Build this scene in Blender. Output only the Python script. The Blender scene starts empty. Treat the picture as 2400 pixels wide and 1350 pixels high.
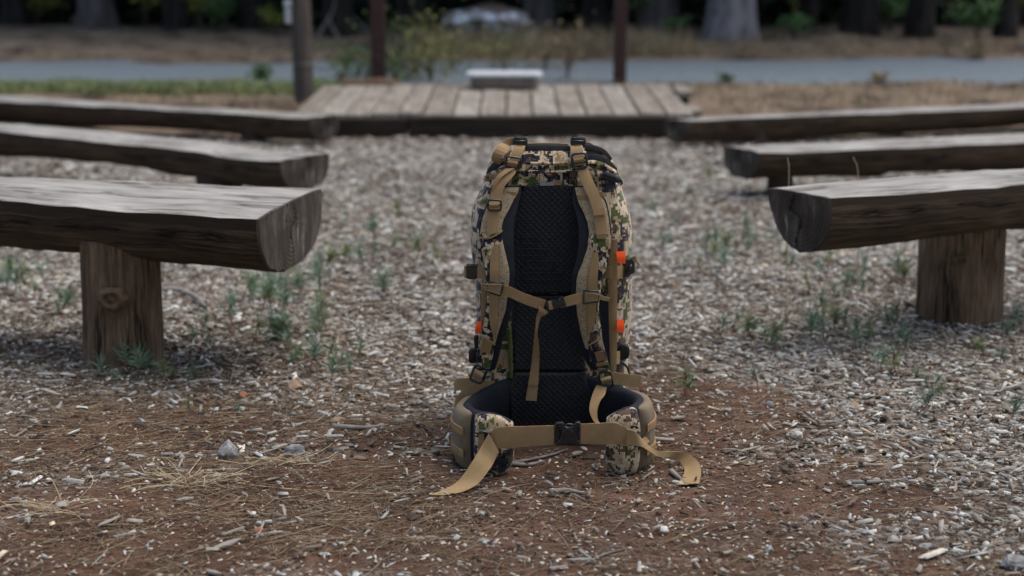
import bpy, bmesh, math, random
import numpy as np
from mathutils import Vector, Matrix
from math import radians as R, sin, cos, pi, tan

SC = bpy.context.scene
COL = SC.collection
random.seed(7)
rng = np.random.default_rng(11)

# ------------------------------------------------------------------ camera, world, sun, exposure
F, PITCH, H = 3700.0, R(13.3), 1.25          # focal length in photo pixels, downward tilt, lens height (m)
cd = bpy.data.cameras.new('camera'); cam = bpy.data.objects.new('camera', cd); COL.objects.link(cam)
cam.location = (0, 0, H); cam.rotation_euler = (pi/2 - PITCH, 0, 0)
cd.sensor_width = 36; cd.lens = F/2400*36; cd.clip_start = .05; cd.clip_end = 800
cd.dof.use_dof = True; cd.dof.focus_distance = 3.66; cd.dof.aperture_fstop = 2.2
SC.camera = cam
w = bpy.data.worlds.new('World'); SC.world = w; w.use_nodes = True
wn = w.node_tree.nodes; wl = w.node_tree.links
sky = wn.new('ShaderNodeTexSky'); sky.sky_type = 'NISHITA'; sky.sun_disc = False
SUN_EL, SUN_AZ = R(68), R(70)                 # azimuth clockwise from +Y (beyond the stage) towards +X
sky.sun_elevation = SUN_EL; sky.sun_rotation = SUN_AZ
sky.dust_density = 3.0; sky.air_density = 1.0
wl.new(sky.outputs[0], wn['Background'].inputs[0]); wn['Background'].inputs[1].default_value = .135
sl = bpy.data.lights.new('sun', 'SUN'); sl.energy = 1.1; sl.angle = R(65); sl.color = (1, .97, .86)
sun = bpy.data.objects.new('sun', sl); COL.objects.link(sun)
sd = Vector((sin(SUN_AZ)*cos(SUN_EL), cos(SUN_AZ)*cos(SUN_EL), sin(SUN_EL)))
sun.rotation_euler = sd.to_track_quat('Z', 'Y').to_euler(); sun.location = sd*30
SC.view_settings.view_transform = 'Standard'; SC.view_settings.look = 'None'
SC.view_settings.gamma = 1; SC.view_settings.use_curve_mapping = False
SC.view_settings.exposure = 1.12

# ------------------------------------------------------------------ photo measurements -> points in the place
def ray(px, py):
    u = (px-1200)/F; v = (675-py)/F
    return u, cos(PITCH)+v*sin(PITCH), -sin(PITCH)+v*cos(PITCH)
def onY(px, py, Y):
    x, y, z = ray(px, py); t = Y/y
    return Vector((x*t, Y, H+z*t))
def onZ(px, py, Z=0):
    x, y, z = ray(px, py); t = (Z-H)/z
    return Vector((x*t, y*t, Z))
def lerp(a, b, t): return a+(b-a)*t
def interp(x, xs, ys): return float(np.interp(x, xs, ys))
def smooth(a, b, x):
    t = np.clip((x-a)/(b-a), 0, 1); return t*t*(3-2*t)
def vnoise(x, y, seed=0):
    x = np.asarray(x, float); y = np.asarray(y, float)
    xi = np.floor(x); yi = np.floor(y); fx = x-xi; fy = y-yi
    fx = fx*fx*(3-2*fx); fy = fy*fy*(3-2*fy)
    def h(a, b):
        s = np.sin(a*127.1+b*311.7+seed*74.7)*43758.5453
        return s-np.floor(s)
    return (h(xi, yi)*(1-fx)+h(xi+1, yi)*fx)*(1-fy)+(h(xi, yi+1)*(1-fx)+h(xi+1, yi+1)*fx)*fy
def fbm(x, y, seed=0):
    return .5*vnoise(x, y, seed)+.3*vnoise(x*2.1+5, y*2.1+9, seed+1)+.2*vnoise(x*4.3+2, y*4.3+1, seed+2)

# ------------------------------------------------------------------ ground shape and cover
def road_mid(x): return 13.0+.06*np.asarray(x)
def blob(x, y, cx, cy, rx, ry): return np.exp(-(((x-cx)/rx)**2+((y-cy)/ry)**2))
def gz(x, y):
    x = np.asarray(x, float); y = np.asarray(y, float)
    z = .016*(fbm(x*2.2, y*2.2, 3)-.5)+.010*(fbm(x*9, y*9, 8)-.5)
    z = z+.05*smooth(14.2, 15.2, y-.06*x)*fbm(x*.9, y*.9, 21)*2
    z = z-1.5*smooth(17.5, 25, y)
    z = z-.02*smooth(12.1, 12.4, y-.06*x)*(1-smooth(13.9, 14.2, y-.06*x))
    z = z+.012*blob(x, y, -1.075, 4.38, .21, .2)+.012*blob(x, y, 1.335, 4.83, .24, .22)
    return z
def G(x, y): return float(gz(x, y))
def soil(x, y):
    s = np.maximum.reduce([1.25*blob(x, y, .12, 3.15, .62, .62), 1.1*blob(x, y, .50, 3.95, .30, .42), .9*blob(x, y, -.35, 3.35, .45, .35),
                           .9*blob(x, y, -.95, 3.75, .45, .28), .95*blob(x, y, -.45, 3.15, .7, .28), .9*blob(x, y, .2, 2.5, 1.0, .3), .75*blob(x, y, -.85, 2.95, .5, .25), .8*blob(x, y, .75, 2.75, .4, .22), .7*blob(x, y, -.2, 3.7, .5, .25), .75*blob(x, y, .62, 2.75, .35, .3), .7*blob(x, y, .75, 3.25, .3, .1)])
    s = s+.17*smooth(4.5, 3.4, y)+.22*smooth(.52, .68, fbm(x*1.4+3, y*1.4, 51))
    s = s+.8*(fbm(x*3.2, y*3.2, 40)-.5)+.35*(fbm(x*11, y*11, 44)-.5)
    return np.clip((s-.28)/.55, 0, 1)
def needle_d(x, y):
    d = smooth(.05, -.45, x)*smooth(4.6, 3.9, y)+.22+.4*blob(x, y, -.95, 4.25, .7, .35)
    return np.clip(d*(.1+1.5*smooth(.38, .62, fbm(x*2.8, y*2.8, 60))), 0, 1)
def chip_d(x, y):
    return (1-.92*soil(x, y))*(1-.5*smooth(-.2, -.7, x)*smooth(4.35, 3.8, y))*(1-smooth(8.7, 9.3, y))*(1-smooth(3.2, 4.2, abs(x)))

# ------------------------------------------------------------------ material helpers
def mk(name, rough=.8, spec=.3):
    m = bpy.data.materials.new(name); m.use_nodes = True
    n = m.node_tree.nodes; b = n['Principled BSDF']
    b.inputs['Roughness'].default_value = rough; b.inputs['Specular IOR Level'].default_value = spec
    return m, n, m.node_tree.links, b
def node(n, t, **k):
    q = n.new(t)
    for a, v in k.items():
        if a in q.inputs: q.inputs[a].default_value = v
        else: setattr(q, a, v)
    return q
def ramp(n, stops, mode='LINEAR'):
    r = n.new('ShaderNodeValToRGB'); r.color_ramp.interpolation = mode
    e = r.color_ramp.elements
    while len(e) < len(stops): e.new(.5)
    for q, (p, c) in zip(e, stops): q.position = p; q.color = (*c, 1)
    return r
def coord(n, l, out='Object', scale=(1, 1, 1)):
    tc = n.new('ShaderNodeTexCoord'); mp = n.new('ShaderNodeMapping'); mp.inputs['Scale'].default_value = scale
    l.new(tc.outputs[out], mp.inputs[0]); return mp.outputs[0]
def noise(n, l, vec, scale, detail=4, rough=.55, dist=0):
    q = node(n, 'ShaderNodeTexNoise', Scale=scale, Detail=detail, Roughness=rough, Distortion=dist)
    l.new(vec, q.inputs['Vector']); return q.outputs['Fac']
def bump(n, l, b, h, strength=.4, dist=.003):
    q = node(n, 'ShaderNodeBump', Strength=strength, Distance=dist); l.new(h, q.inputs['Height']); l.new(q.outputs[0], b.inputs['Normal']); return q
def mixc(n, l, fac, a, b, mode='MIX'):
    q = n.new('ShaderNodeMix'); q.data_type = 'RGBA'; q.blend_type = mode
    for s, v in ((q.inputs[0], fac), (q.inputs[6], a), (q.inputs[7], b)):
        if hasattr(v, 'links'): l.new(v, s)
        elif isinstance(v, tuple): s.default_value = (*v, 1)
        else: s.default_value = v
    return q.outputs[2]
def noisy(name, c1, c2, scale=40, rough=.85, spec=.25, bs=.3, bd=.002, sc=(1, 1, 1), out='Object', detail=5):
    m, n, l, b = mk(name, rough, spec)
    f = noise(n, l, coord(n, l, out, sc), scale, detail, .6)
    r = ramp(n, [(.3, c1), (.7, c2)]); l.new(f, r.inputs[0]); l.new(r.outputs[0], b.inputs['Base Color'])
    if bs: bump(n, l, b, f, bs, bd)
    return m
M = {}
def tinted(name, stops, rough=.85, trans=0, nscale=90, spec=.2):
    """colour from the per-piece 'tint' attribute, with a little grain"""
    m, n, l, b = mk(name, rough, spec)
    a = n.new('ShaderNodeAttribute'); a.attribute_name = 'tint'
    r = ramp(n, stops); l.new(a.outputs['Fac'], r.inputs[0])
    f = noise(n, l, coord(n, l), nscale, 4)
    g = ramp(n, [(.25, (.62, .62, .62)), (.75, (1.15, 1.15, 1.15))]); l.new(f, g.inputs[0])
    l.new(mixc(n, l, 1.0, r.outputs[0], g.outputs[0], 'MULTIPLY'), b.inputs['Base Color'])
    bump(n, l, b, f, .3, .001)
    if trans: b.inputs['Transmission Weight'].default_value = 0
    return m
CHIPS = [(0, (.07, .050, .037)), (.16, (.165, .125, .094)), (.38, (.27, .24, .205)), (.62, (.395, .39, .362)), (.85, (.55, .555, .53)), (1, (.62, .51, .36))]
M['chip'] = tinted('wood_chip', CHIPS, .85)
M['needle'] = tinted('dry_needle', [(0, (.075, .038, .022)), (.35, (.15, .092, .055)), (.7, (.25, .185, .115)), (1, (.40, .33, .23))], .6)
M['crumb'] = tinted('soil_crumb', [(0, (.07, .036, .024)), (.5, (.15, .078, .05)), (.8, (.22, .17, .14)), (1, (.32, .30, .29))], .9)
M['seedling_green'] = tinted('seedling_green', [(0, (.09, .13, .05)), (.5, (.18, .24, .10)), (1, (.30, .32, .15))], .6)
M['dry_grass'] = tinted('dry_grass', [(0, (.16, .11, .06)), (.5, (.26, .19, .10)), (1, (.38, .31, .19))], .7)
M['green_grass'] = tinted('green_grass', [(0, (.11, .18, .06)), (.5, (.20, .26, .09)), (.75, (.31, .32, .15)), (1, (.42, .38, .22))], .7)
M['seedling'] = tinted('seedling_needle', [(0, (.08, .15, .10)), (.5, (.165, .27, .19)), (1, (.28, .36, .22))], .6)
M['leaf_yellow'] = tinted('leaf_yellow', [(0, (.07, .10, .018)), (.5, (.20, .23, .045)), (1, (.40, .36, .07))], .6)
M['leaf_green'] = tinted('leaf_green', [(0, (.025, .06, .02)), (.5, (.07, .14, .045)), (1, (.15, .24, .08))], .6)
M['weed_yellow'] = tinted('weed_yellow', [(0, (.09, .11, .035)), (.5, (.19, .19, .07)), (1, (.33, .29, .11))], .6)
M['weed_green'] = tinted('weed_green', [(0, (.05, .09, .035)), (.5, (.10, .16, .06)), (1, (.18, .24, .10))], .6)
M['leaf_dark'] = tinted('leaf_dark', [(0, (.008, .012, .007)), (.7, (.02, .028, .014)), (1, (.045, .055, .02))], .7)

def wood(name, c1, c2, c3, rough=.85, u=3, v=55, bs=.7, bd=.004, checks=0, cv=13):
    m, n, l, b = mk(name, rough, .2)
    vec = coord(n, l, 'UV', (u, v, 1))
    f = noise(n, l, vec, 1, 8, .7, .08)
    g = noise(n, l, coord(n, l, 'UV', (1.6, 5, 1)), 1.9, 6, .65)
    r = ramp(n, [(.28, c1), (.5, c2), (.74, c3)]); l.new(f, r.inputs[0])
    k = ramp(n, [(.3, (.55, .53, .52)), (.7, (1.2, 1.2, 1.2))]); l.new(g, k.inputs[0])
    col = mixc(n, l, 1.0, r.outputs[0], k.outputs[0], 'MULTIPLY')
    if checks:                       # drying checks: thin dark splits that run with the grain
        e = noise(n, l, coord(n, l, 'UV', (1.1, cv, 1)), 1, 5, .62, .15)
        q = ramp(n, [(.5-checks*2, (1, 1, 1)), (.5-checks*.5, (.16, .14, .13)), (.5+checks*.5, (.16, .14, .13)), (.5+checks*2, (1, 1, 1))]); l.new(e, q.inputs[0])
        g2 = ramp(n, [(.42, (1, 1, 1)), (.56, (0, 0, 0))]); l.new(noise(n, l, coord(n, l, 'UV', (1.1, 6, 1)), 1.4, 3), g2.inputs[0])
        qq = mixc(n, l, g2.outputs[0], q.outputs[0], (1, 1, 1))
        col = mixc(n, l, 1.0, col, qq, 'MULTIPLY'); f = mixc(n, l, 1.0, f, qq, 'MULTIPLY')
    l.new(col, b.inputs['Base Color'])
    bump(n, l, b, f, bs, bd)
    return m
M['log_side'] = wood('log_side', (.016, .010, .006), (.066, .043, .026), (.155, .106, .067), u=4.5, v=80, bs=.9, bd=.006, checks=.012, cv=16)
M['log_top'] = wood('log_top', (.17, .158, .14), (.30, .29, .268), (.41, .402, .382), u=4.0, v=85, checks=.012, cv=15)
M['post'] = wood('post_wood', (.040, .024, .014), (.155, .100, .062), (.25, .175, .115), u=7, v=60, bd=.008, checks=.016, cv=22)
M['post_dark'] = wood('post_dark', (.018, .013, .010), (.055, .040, .030), (.09, .07, .053), u=3, v=50)
M['knot'] = wood('knot_wood', (.05, .03, .018), (.13, .085, .052), (.2, .14, .09), u=60, v=60)
M['post_grey'] = wood('post_grey', (.03, .025, .021), (.085, .07, .058), (.14, .12, .10), u=3, v=40)
M['plank'] = wood('plank_wood', (.11, .094, .075), (.24, .212, .176), (.335, .305, .26), u=3, v=40)
M['plank_b'] = wood('plank_wood_pale', (.13, .115, .093), (.275, .25, .212), (.38, .352, .308), u=3, v=40)
M['plank_c'] = wood('plank_wood_brown', (.10, .085, .068), (.215, .187, .154), (.31, .277, .235), u=3, v=40)
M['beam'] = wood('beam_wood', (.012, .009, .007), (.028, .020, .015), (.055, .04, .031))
def end_wood():
    m, n, l, b = mk('log_end', .85, .2)
    uv = coord(n, l, 'UV')
    wv = node(n, 'ShaderNodeTexWave', wave_type='RINGS', Scale=26.0, Distortion=2.5, Detail=3.0)
    wv.rings_direction = 'Z'; wv.inputs['Detail Scale'].default_value = 2.0; l.new(uv, wv.inputs[0])
    f = noise(n, l, coord(n, l, 'UV', (1, .35, 1)), 18, 6, .65)
    f2 = noise(n, l, coord(n, l, 'UV', (1, .18, 1)), 38, 4, .6)
    r = ramp(n, [(.25, (.015, .011, .009)), (.5, (.055, .043, .034)), (.75, (.13, .11, .09))]); l.new(f, r.inputs[0])
    k = ramp(n, [(0, (.86, .86, .86)), (1, (1.08, 1.08, 1.08))]); l.new(wv.outputs[1], k.inputs[0])
    s = ramp(n, [(.62, (0, 0, 0)), (.74, (1, 1, 1))]); l.new(f2, s.inputs[0])
    c = mixc(n, l, 1.0, r.outputs[0], k.outputs[0], 'MULTIPLY')
    c = mixc(n, l, s.outputs[0], c, (.27, .25, .23))
    sx = n.new('ShaderNodeSeparateXYZ'); l.new(uv, sx.inputs[0])
    wob = node(n, 'ShaderNodeMath', operation='MULTIPLY_ADD'); l.new(noise(n, l, uv, 9, 4, .6), wob.inputs[0]); wob.inputs[1].default_value = .22; l.new(sx.outputs[0], wob.inputs[2])
    ck = ramp(n, [(0, (1, 1, 1)), (.108, (1, 1, 1)), (.112, (.12, .1, .09)), (.118, (.12, .1, .09)), (.122, (1, 1, 1))]); l.new(wob.outputs[0], ck.inputs[0])
    l.new(mixc(n, l, 1.0, c, ck.outputs[0], 'MULTIPLY'), b.inputs['Base Color'])
    bump(n, l, b, mixc(n, l, .4, f, wv.outputs[1]), .5, .003)
    return m
M['log_end'] = end_wood()
def bark(name, c1, c2, c3):
    m, n, l, b = mk(name, .95, .1)
    vec = coord(n, l, 'Object', (9, 9, 1.6))
    f = noise(n, l, vec, 1.6, 7, .65, .6)
    r = ramp(n, [(.3, c1), (.5, c2), (.72, c3)]); l.new(f, r.inputs[0]); l.new(r.outputs[0], b.inputs['Base Color'])
    bump(n, l, b, f, 1, .03)
    return m
M['bark_grey'] = bark('bark_grey', (.06, .05, .045), (.23, .21, .205), (.33, .31, .30))
M['bark_mid'] = bark('bark_mid', (.02, .017, .016), (.075, .066, .064), (.13, .115, .11))
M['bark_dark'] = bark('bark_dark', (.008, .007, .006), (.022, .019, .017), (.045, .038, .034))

def ground_mat():
    m, n, l, b = mk('ground', .95, .12)
    o = coord(n, l)
    def att(k):
        a = n.new('ShaderNodeAttribute'); a.attribute_name = k; return a.outputs['Fac']
    # bare reddish soil
    f1 = noise(n, l, o, 3.5, 6, .6); f2 = noise(n, l, o, 130, 4, .7)
    s = ramp(n, [(.3, (.036, .019, .0125)), (.5, (.078, .040, .025)), (.72, (.145, .076, .048))]); l.new(f1, s.inputs[0])
    k = ramp(n, [(.3, (.5, .5, .5)), (.7, (1.35, 1.35, 1.35))]); l.new(f2, k.inputs[0])
    soilc = mixc(n, l, 1.0, s.outputs[0], k.outputs[0], 'MULTIPLY')
    # chip litter between and beyond the chips
    vo = node(n, 'ShaderNodeTexVoronoi', Scale=55.0); vo.inputs['Randomness'].default_value = 1
    mpv = coord(n, l, 'Object', (.7, 1, 1)); l.new(mpv, vo.inputs['Vector'])
    sep = n.new('ShaderNodeSeparateColor'); l.new(vo.outputs['Color'], sep.inputs[0])
    c = ramp(n, [(0, (.06, .044, .033)), (.35, (.15, .118, .093)), (.7, (.28, .262, .23)), (1, (.43, .43, .40))]); l.new(sep.outputs[0], c.inputs[0])
    # brown needle duff and dry grass beyond the benches
    d1 = noise(n, l, coord(n, l, 'Object', (1, .6, 1)), 2.6, 7, .7); d2 = noise(n, l, coord(n, l, 'Object', (1, 2.4, 1)), 22, 5, .7)
    d = ramp(n, [(.38, (.046, .033, .024)), (.48, (.155, .116, .083)), (.76, (.27, .212, .148))]); l.new(d1, d.inputs[0])
    dk = ramp(n, [(.3, (.5, .5, .5)), (.7, (1.3, 1.3, 1.3))]); l.new(d2, dk.inputs[0])
    dc = mixc(n, l, 1.0, d.outputs[0], dk.outputs[0], 'MULTIPLY')
    x = mixc(n, l, att('chips'), soilc, c.outputs[0])
    x = mixc(n, l, att('duff'), x, dc)
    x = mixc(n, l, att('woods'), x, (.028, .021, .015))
    l.new(x, b.inputs['Base Color'])
    bump(n, l, b, mixc(n, l, .5, f2, vo.outputs['Distance']), .8, .006)
    return m
M['ground'] = ground_mat()
M['gravel'] = noisy('road_gravel', (.10, .122, .136), (.165, .192, .206), 24, .95, .15, .6, .01, detail=8)

# ------------------------------------------------------------------ object helpers
def props(o, label=None, cat=None, group=None, kind=None):
    for k, v in (('label', label), ('category', cat), ('group', group), ('kind', kind)):
        if v: o[k] = v
    return o
def empty(name, loc, label, cat, group=None):
    o = bpy.data.objects.new(name, None); COL.objects.link(o); o.location = loc; o.empty_display_size = .05
    return props(o, label, cat, group)
def worldloc(o):
    v = Vector((0, 0, 0))
    while o: v = v+o.location; o = o.parent
    return v
def link(name, me, parent=None, mats=()):
    o = bpy.data.objects.new(name, me); COL.objects.link(o)
    for m in mats: me.materials.append(m)
    if parent: o.parent = parent
    return o
def mesh(name, verts, faces, mat, parent=None, loc=None, smooth_=False, uvs=None, midx=None):
    """verts in world coordinates; moved into the parent's (or loc's) frame"""
    off = worldloc(parent) if parent else Vector(loc or (0, 0, 0))
    me = bpy.data.meshes.new(name)
    me.from_pydata([tuple(Vector(v)-off) for v in verts], [], faces)
    if uvs:
        ul = me.uv_layers.new(name='UVMap')
        for lp in me.loops: ul.data[lp.index].uv = uvs[lp.vertex_index]
    o = link(name, me, parent, mat if isinstance(mat, (list, tuple)) else [mat])
    if midx: me.polygons.foreach_set('material_index', midx)
    if smooth_: me.polygons.foreach_set('use_smooth', [True]*len(me.polygons))
    if loc and not parent: o.location = loc
    bm = bmesh.new(); bm.from_mesh(me); bmesh.ops.recalc_face_normals(bm, faces=bm.faces); bm.to_mesh(me); bm.free()
    return o
def bulk(name, V, Fc, mat, tint=None, parent=None, smooth_=False, loc=(0, 0, 0)):
    """V (n,3) floats, Fc (m,k) ints, one tint per face"""
    me = bpy.data.meshes.new(name); k = Fc.shape[1]
    me.vertices.add(len(V)); me.vertices.foreach_set('co', np.ascontiguousarray(V, np.float32).ravel())
    me.loops.add(Fc.size); me.loops.foreach_set('vertex_index', Fc.astype(np.int32).ravel())
    me.polygons.add(len(Fc)); me.polygons.foreach_set('loop_start', np.arange(0, Fc.size, k, dtype=np.int32))
    if tint is not None:
        a = me.attributes.new('tint', 'FLOAT', 'FACE'); a.data.foreach_set('value', np.asarray(tint, np.float32))
    if smooth_: me.polygons.foreach_set('use_smooth', [True]*len(Fc))
    me.update(calc_edges=True); me.validate()
    o = link(name, me, parent, [mat]); o.location = loc
    return o
def catmull(P, n):
    P = [np.array(p, float) for p in P]; out = []
    if len(P) < 3:
        return [P[0]+(P[1]-P[0])*t for t in np.linspace(0, 1, n+1)]
    Q = [2*P[0]-P[1]]+P+[2*P[-1]-P[-2]]
    for i in range(1, len(Q)-2):
        a, b, c, d = Q[i-1:i+3]
        for t in np.linspace(0, 1, n, endpoint=False):
            out.append(.5*((2*b)+(c-a)*t+(2*a-5*b+4*c-d)*t*t+(3*b-a-3*c+d)*t**3))
    out.append(P[-1]); return out
def grid_faces(nr, nc, close=False):
    f = []
    for i in range(nr-1):
        for j in range(nc if close else nc-1):
            k = (j+1) % nc
            f.append((i*nc+j, i*nc+k, (i+1)*nc+k, (i+1)*nc+j))
    return f
def strip(name, secs, mat, parent, thick=.0022, n=5, K=3, crown=0, floor=True, smooth_=True, curl=None):
    """a flat band: each section is two edge points ((px,py),(px,py),Y) or ((px,py,Y),(px,py,Y)), measured on the photo at distance Y"""
    L = []; Rr = []
    for s in secs:
        if len(s) == 3: a, b = onY(*s[0], s[2]), onY(*s[1], s[2])
        else: a, b = onY(*s[0]), onY(*s[1])
        L.append(a); Rr.append(b)
    L = catmull(L, n); Rr = catmull(Rr, n); m = len(L)
    fr = []; bk = []; uv = []; s_ = 0; prev = None
    for i in range(m):
        a, b = L[i], Rr[i]
        t = (L[min(i+1, m-1)]+Rr[min(i+1, m-1)])-(L[max(i-1, 0)]+Rr[max(i-1, 0)])
        nn = np.cross(b-a, t); nn = nn/(np.linalg.norm(nn)+1e-9)
        if prev is None:
            if nn[1] > 0: nn = -nn
        elif nn.dot(prev) < 0: nn = -nn
        prev = nn
        if i: s_ += np.linalg.norm((a+b)/2-(L[i-1]+Rr[i-1])/2)
        wd = np.linalg.norm(b-a)
        for j in range(K):
            q = j/(K-1); c = a+(b-a)*q; h = crown*(1-abs(2*q-1)**2.4)
            fr.append(c+nn*(thick/2+h)); bk.append(c-nn*thick/2); uv.append((s_, q*wd))
    V = fr+bk; N = m*K
    fcs = grid_faces(m, K)+[tuple(x+N for x in f[::-1]) for f in grid_faces(m, K)]
    for i in range(m-1):
        for j in (0, K-1): fcs.append((i*K+j, (i+1)*K+j, (i+1)*K+j+N, i*K+j+N))
    for i in (0, m-1):
        for j in range(K-1): fcs.append((i*K+j, i*K+j+1, i*K+j+1+N, i*K+j+N))
    if floor:
        for v in V: v[2] = max(v[2], G(v[0], v[1])+.008)
    o = mesh(name, V, fcs, mat, parent, smooth_=False, uvs=uv+uv)
    if smooth_:
        o.data.polygons.foreach_set('use_smooth', [True]*len(o.data.polygons)); o.data.set_sharp_from_angle(angle=R(50))
    return o
def tube_vf(path, r, sides=6, closed=False, rr=None):
    P = [np.array(p, float) for p in path]; n = len(P); V = []; Fc = []
    prev = None
    for i in range(n):
        a = P[i-1] if (closed or i) else P[0]; b = P[(i+1) % n] if (closed or i < n-1) else P[-1]
        t = b-a; t = t/(np.linalg.norm(t)+1e-9)
        u = np.cross(t, prev if prev is not None else (np.array([0, 0, 1.]) if abs(t[2]) < .9 else np.array([1., 0, 0])))
        u = u/(np.linalg.norm(u)+1e-9); v = np.cross(u, t)
        prev = v
        q = rr[i] if rr is not None else r
        for k in range(sides):
            an = 2*pi*k/sides; V.append(P[i]+q*(cos(an)*u+sin(an)*v))
    for i in range(n if closed else n-1):
        for k in range(sides):
            j = (i+1) % n
            Fc.append((i*sides+k, i*sides+(k+1) % sides, j*sides+(k+1) % sides, j*sides+k))
    if not closed:
        Fc.append(tuple(range(sides))); Fc.append(tuple((n-1)*sides+k for k in range(sides)))
    return V, Fc
def merge(parts):
    V = []; Fc = []
    for v, f in parts:
        o = len(V); V += list(v); Fc += [tuple(x+o for x in q) for q in f]
    return V, Fc
def box_vf(lo, hi):
    V = [(x, y, z) for x in (lo[0], hi[0]) for y in (lo[1], hi[1]) for z in (lo[2], hi[2])]
    return V, [(0, 1, 3, 2), (4, 6, 7, 5), (0, 4, 5, 1), (2, 3, 7, 6), (0, 2, 6, 4), (1, 5, 7, 3)]
def bevel(o, wdt, seg=2):
    m = o.modifiers.new('bevel', 'BEVEL'); m.width = wdt; m.segments = seg; m.limit_method = 'ANGLE'; m.angle_limit = R(35); return o
def plate(name, pts, Y, depth, mat, parent, bw=.0015):
    """a moulded piece with the given outline (photo px at distance Y), 'depth' thick"""
    a = [onY(x, y, Y) for x, y in pts]; n = len(a)
    V = a+[p+Vector((0, depth, 0)) for p in a]
    Fc = [tuple(range(n)), tuple(range(n, 2*n))[::-1]]+[(i, (i+1) % n, n+(i+1) % n, n+i) for i in range(n)]
    o = mesh(name, V, Fc, mat, parent)
    return bevel(o, bw, 2)
def rrect(cx, cy, wd, ht, rot=0, r=.25, n=3):
    out = []; rad = r*min(wd, ht)
    for sx, sy, a0 in ((1, -1, -90), (1, 1, 0), (-1, 1, 90), (-1, -1, 180)):
        for k in range(n+1):
            an = R(a0+90*k/n)
            out.append((sx*(wd/2-rad)+rad*cos(an), sy*(ht/2-rad)+rad*sin(an)))
    c, s = cos(R(rot)), sin(R(rot))
    return [(cx+x*c-y*s, cy+x*s+y*c) for x, y in out]
def slider(name, cx, cy, wd, ht, rot, Y, mat, parent, bars=1, r=.0024):
    """ladder-lock / tri-glide buckle: a rounded frame with cross bars"""
    parts = [tube_vf([onY(x, y, Y) for x, y in rrect(cx, cy, wd, ht, rot)], r, 6, True)]
    c, s = cos(R(rot)), sin(R(rot))
    for k in range(bars):
        oy = ht*((k+1)/(bars+1)-.5)*.75
        a = (cx-wd/2*c-oy*s, cy-wd/2*s+oy*c); b = (cx+wd/2*c-oy*s, cy+wd/2*s+oy*c)
        parts.append(tube_vf([onY(*a, Y), onY(*b, Y)], r*.9, 6))
    V, Fc = merge(parts)
    return mesh(name, V, Fc, mat, parent, smooth_=True)

# ================================================================== THE GROUND
def build_ground():
    xs = np.unique(np.concatenate([np.linspace(-3.2, 3.2, 260), np.linspace(-12, 12, 120), np.linspace(-120, 120, 50)]))
    ys = np.unique(np.concatenate([np.linspace(2.0, 7, 240), np.linspace(7, 18, 130), np.linspace(18, 40, 40), np.linspace(-60, 2, 24), np.linspace(40, 180, 20)]))
    X, Y = np.meshgrid(xs, ys)
    Z = gz(X, Y)
    V = np.stack([X, Y, Z], -1).reshape(-1, 3); nc = len(xs)
    i, j = np.meshgrid(np.arange(len(ys)-1), np.arange(nc-1), indexing='ij'); a = (i*nc+j).ravel()
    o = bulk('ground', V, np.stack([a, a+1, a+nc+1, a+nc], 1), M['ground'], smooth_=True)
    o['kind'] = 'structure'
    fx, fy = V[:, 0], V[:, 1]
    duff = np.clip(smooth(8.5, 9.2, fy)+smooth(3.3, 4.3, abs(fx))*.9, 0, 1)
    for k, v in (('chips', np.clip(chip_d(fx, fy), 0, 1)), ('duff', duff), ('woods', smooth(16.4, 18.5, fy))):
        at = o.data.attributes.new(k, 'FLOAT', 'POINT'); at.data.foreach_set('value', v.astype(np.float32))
    # gravel road crossing behind the stage: its own sheet a few mm above the ground, with ragged edges
    xs = np.linspace(-60, 60, 900); rows = np.linspace(0, 1, 14)
    P = []
    for t in rows:
        e = (fbm(xs*1.3, xs*0+t*0, 77)-.5)*.35*(1-t)+(fbm(xs*1.1, xs*0+4, 78)-.5)*.4*t
        hw0, hw1 = -1.05, 1.05
        y = road_mid(xs)+lerp(hw0, hw1, t)*1.12+e*1.5-.1*smooth(-1, 1, xs)*(t-.2)
        z = gz(xs, y)+.012+.02*sin(pi*t)
        if t in (0., 1.): z = gz(xs, y)-.02
        P.append(np.stack([xs, y, z], -1))
    V = np.concatenate(P); nc = len(xs)
    i, j = np.meshgrid(np.arange(13), np.arange(nc-1), indexing='ij'); a = (i*nc+j).ravel()
    r = bulk('road', V, np.stack([a, a+1, a+nc+1, a+nc], 1), M['gravel'], smooth_=True); r['kind'] = 'structure'
build_ground()

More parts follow.
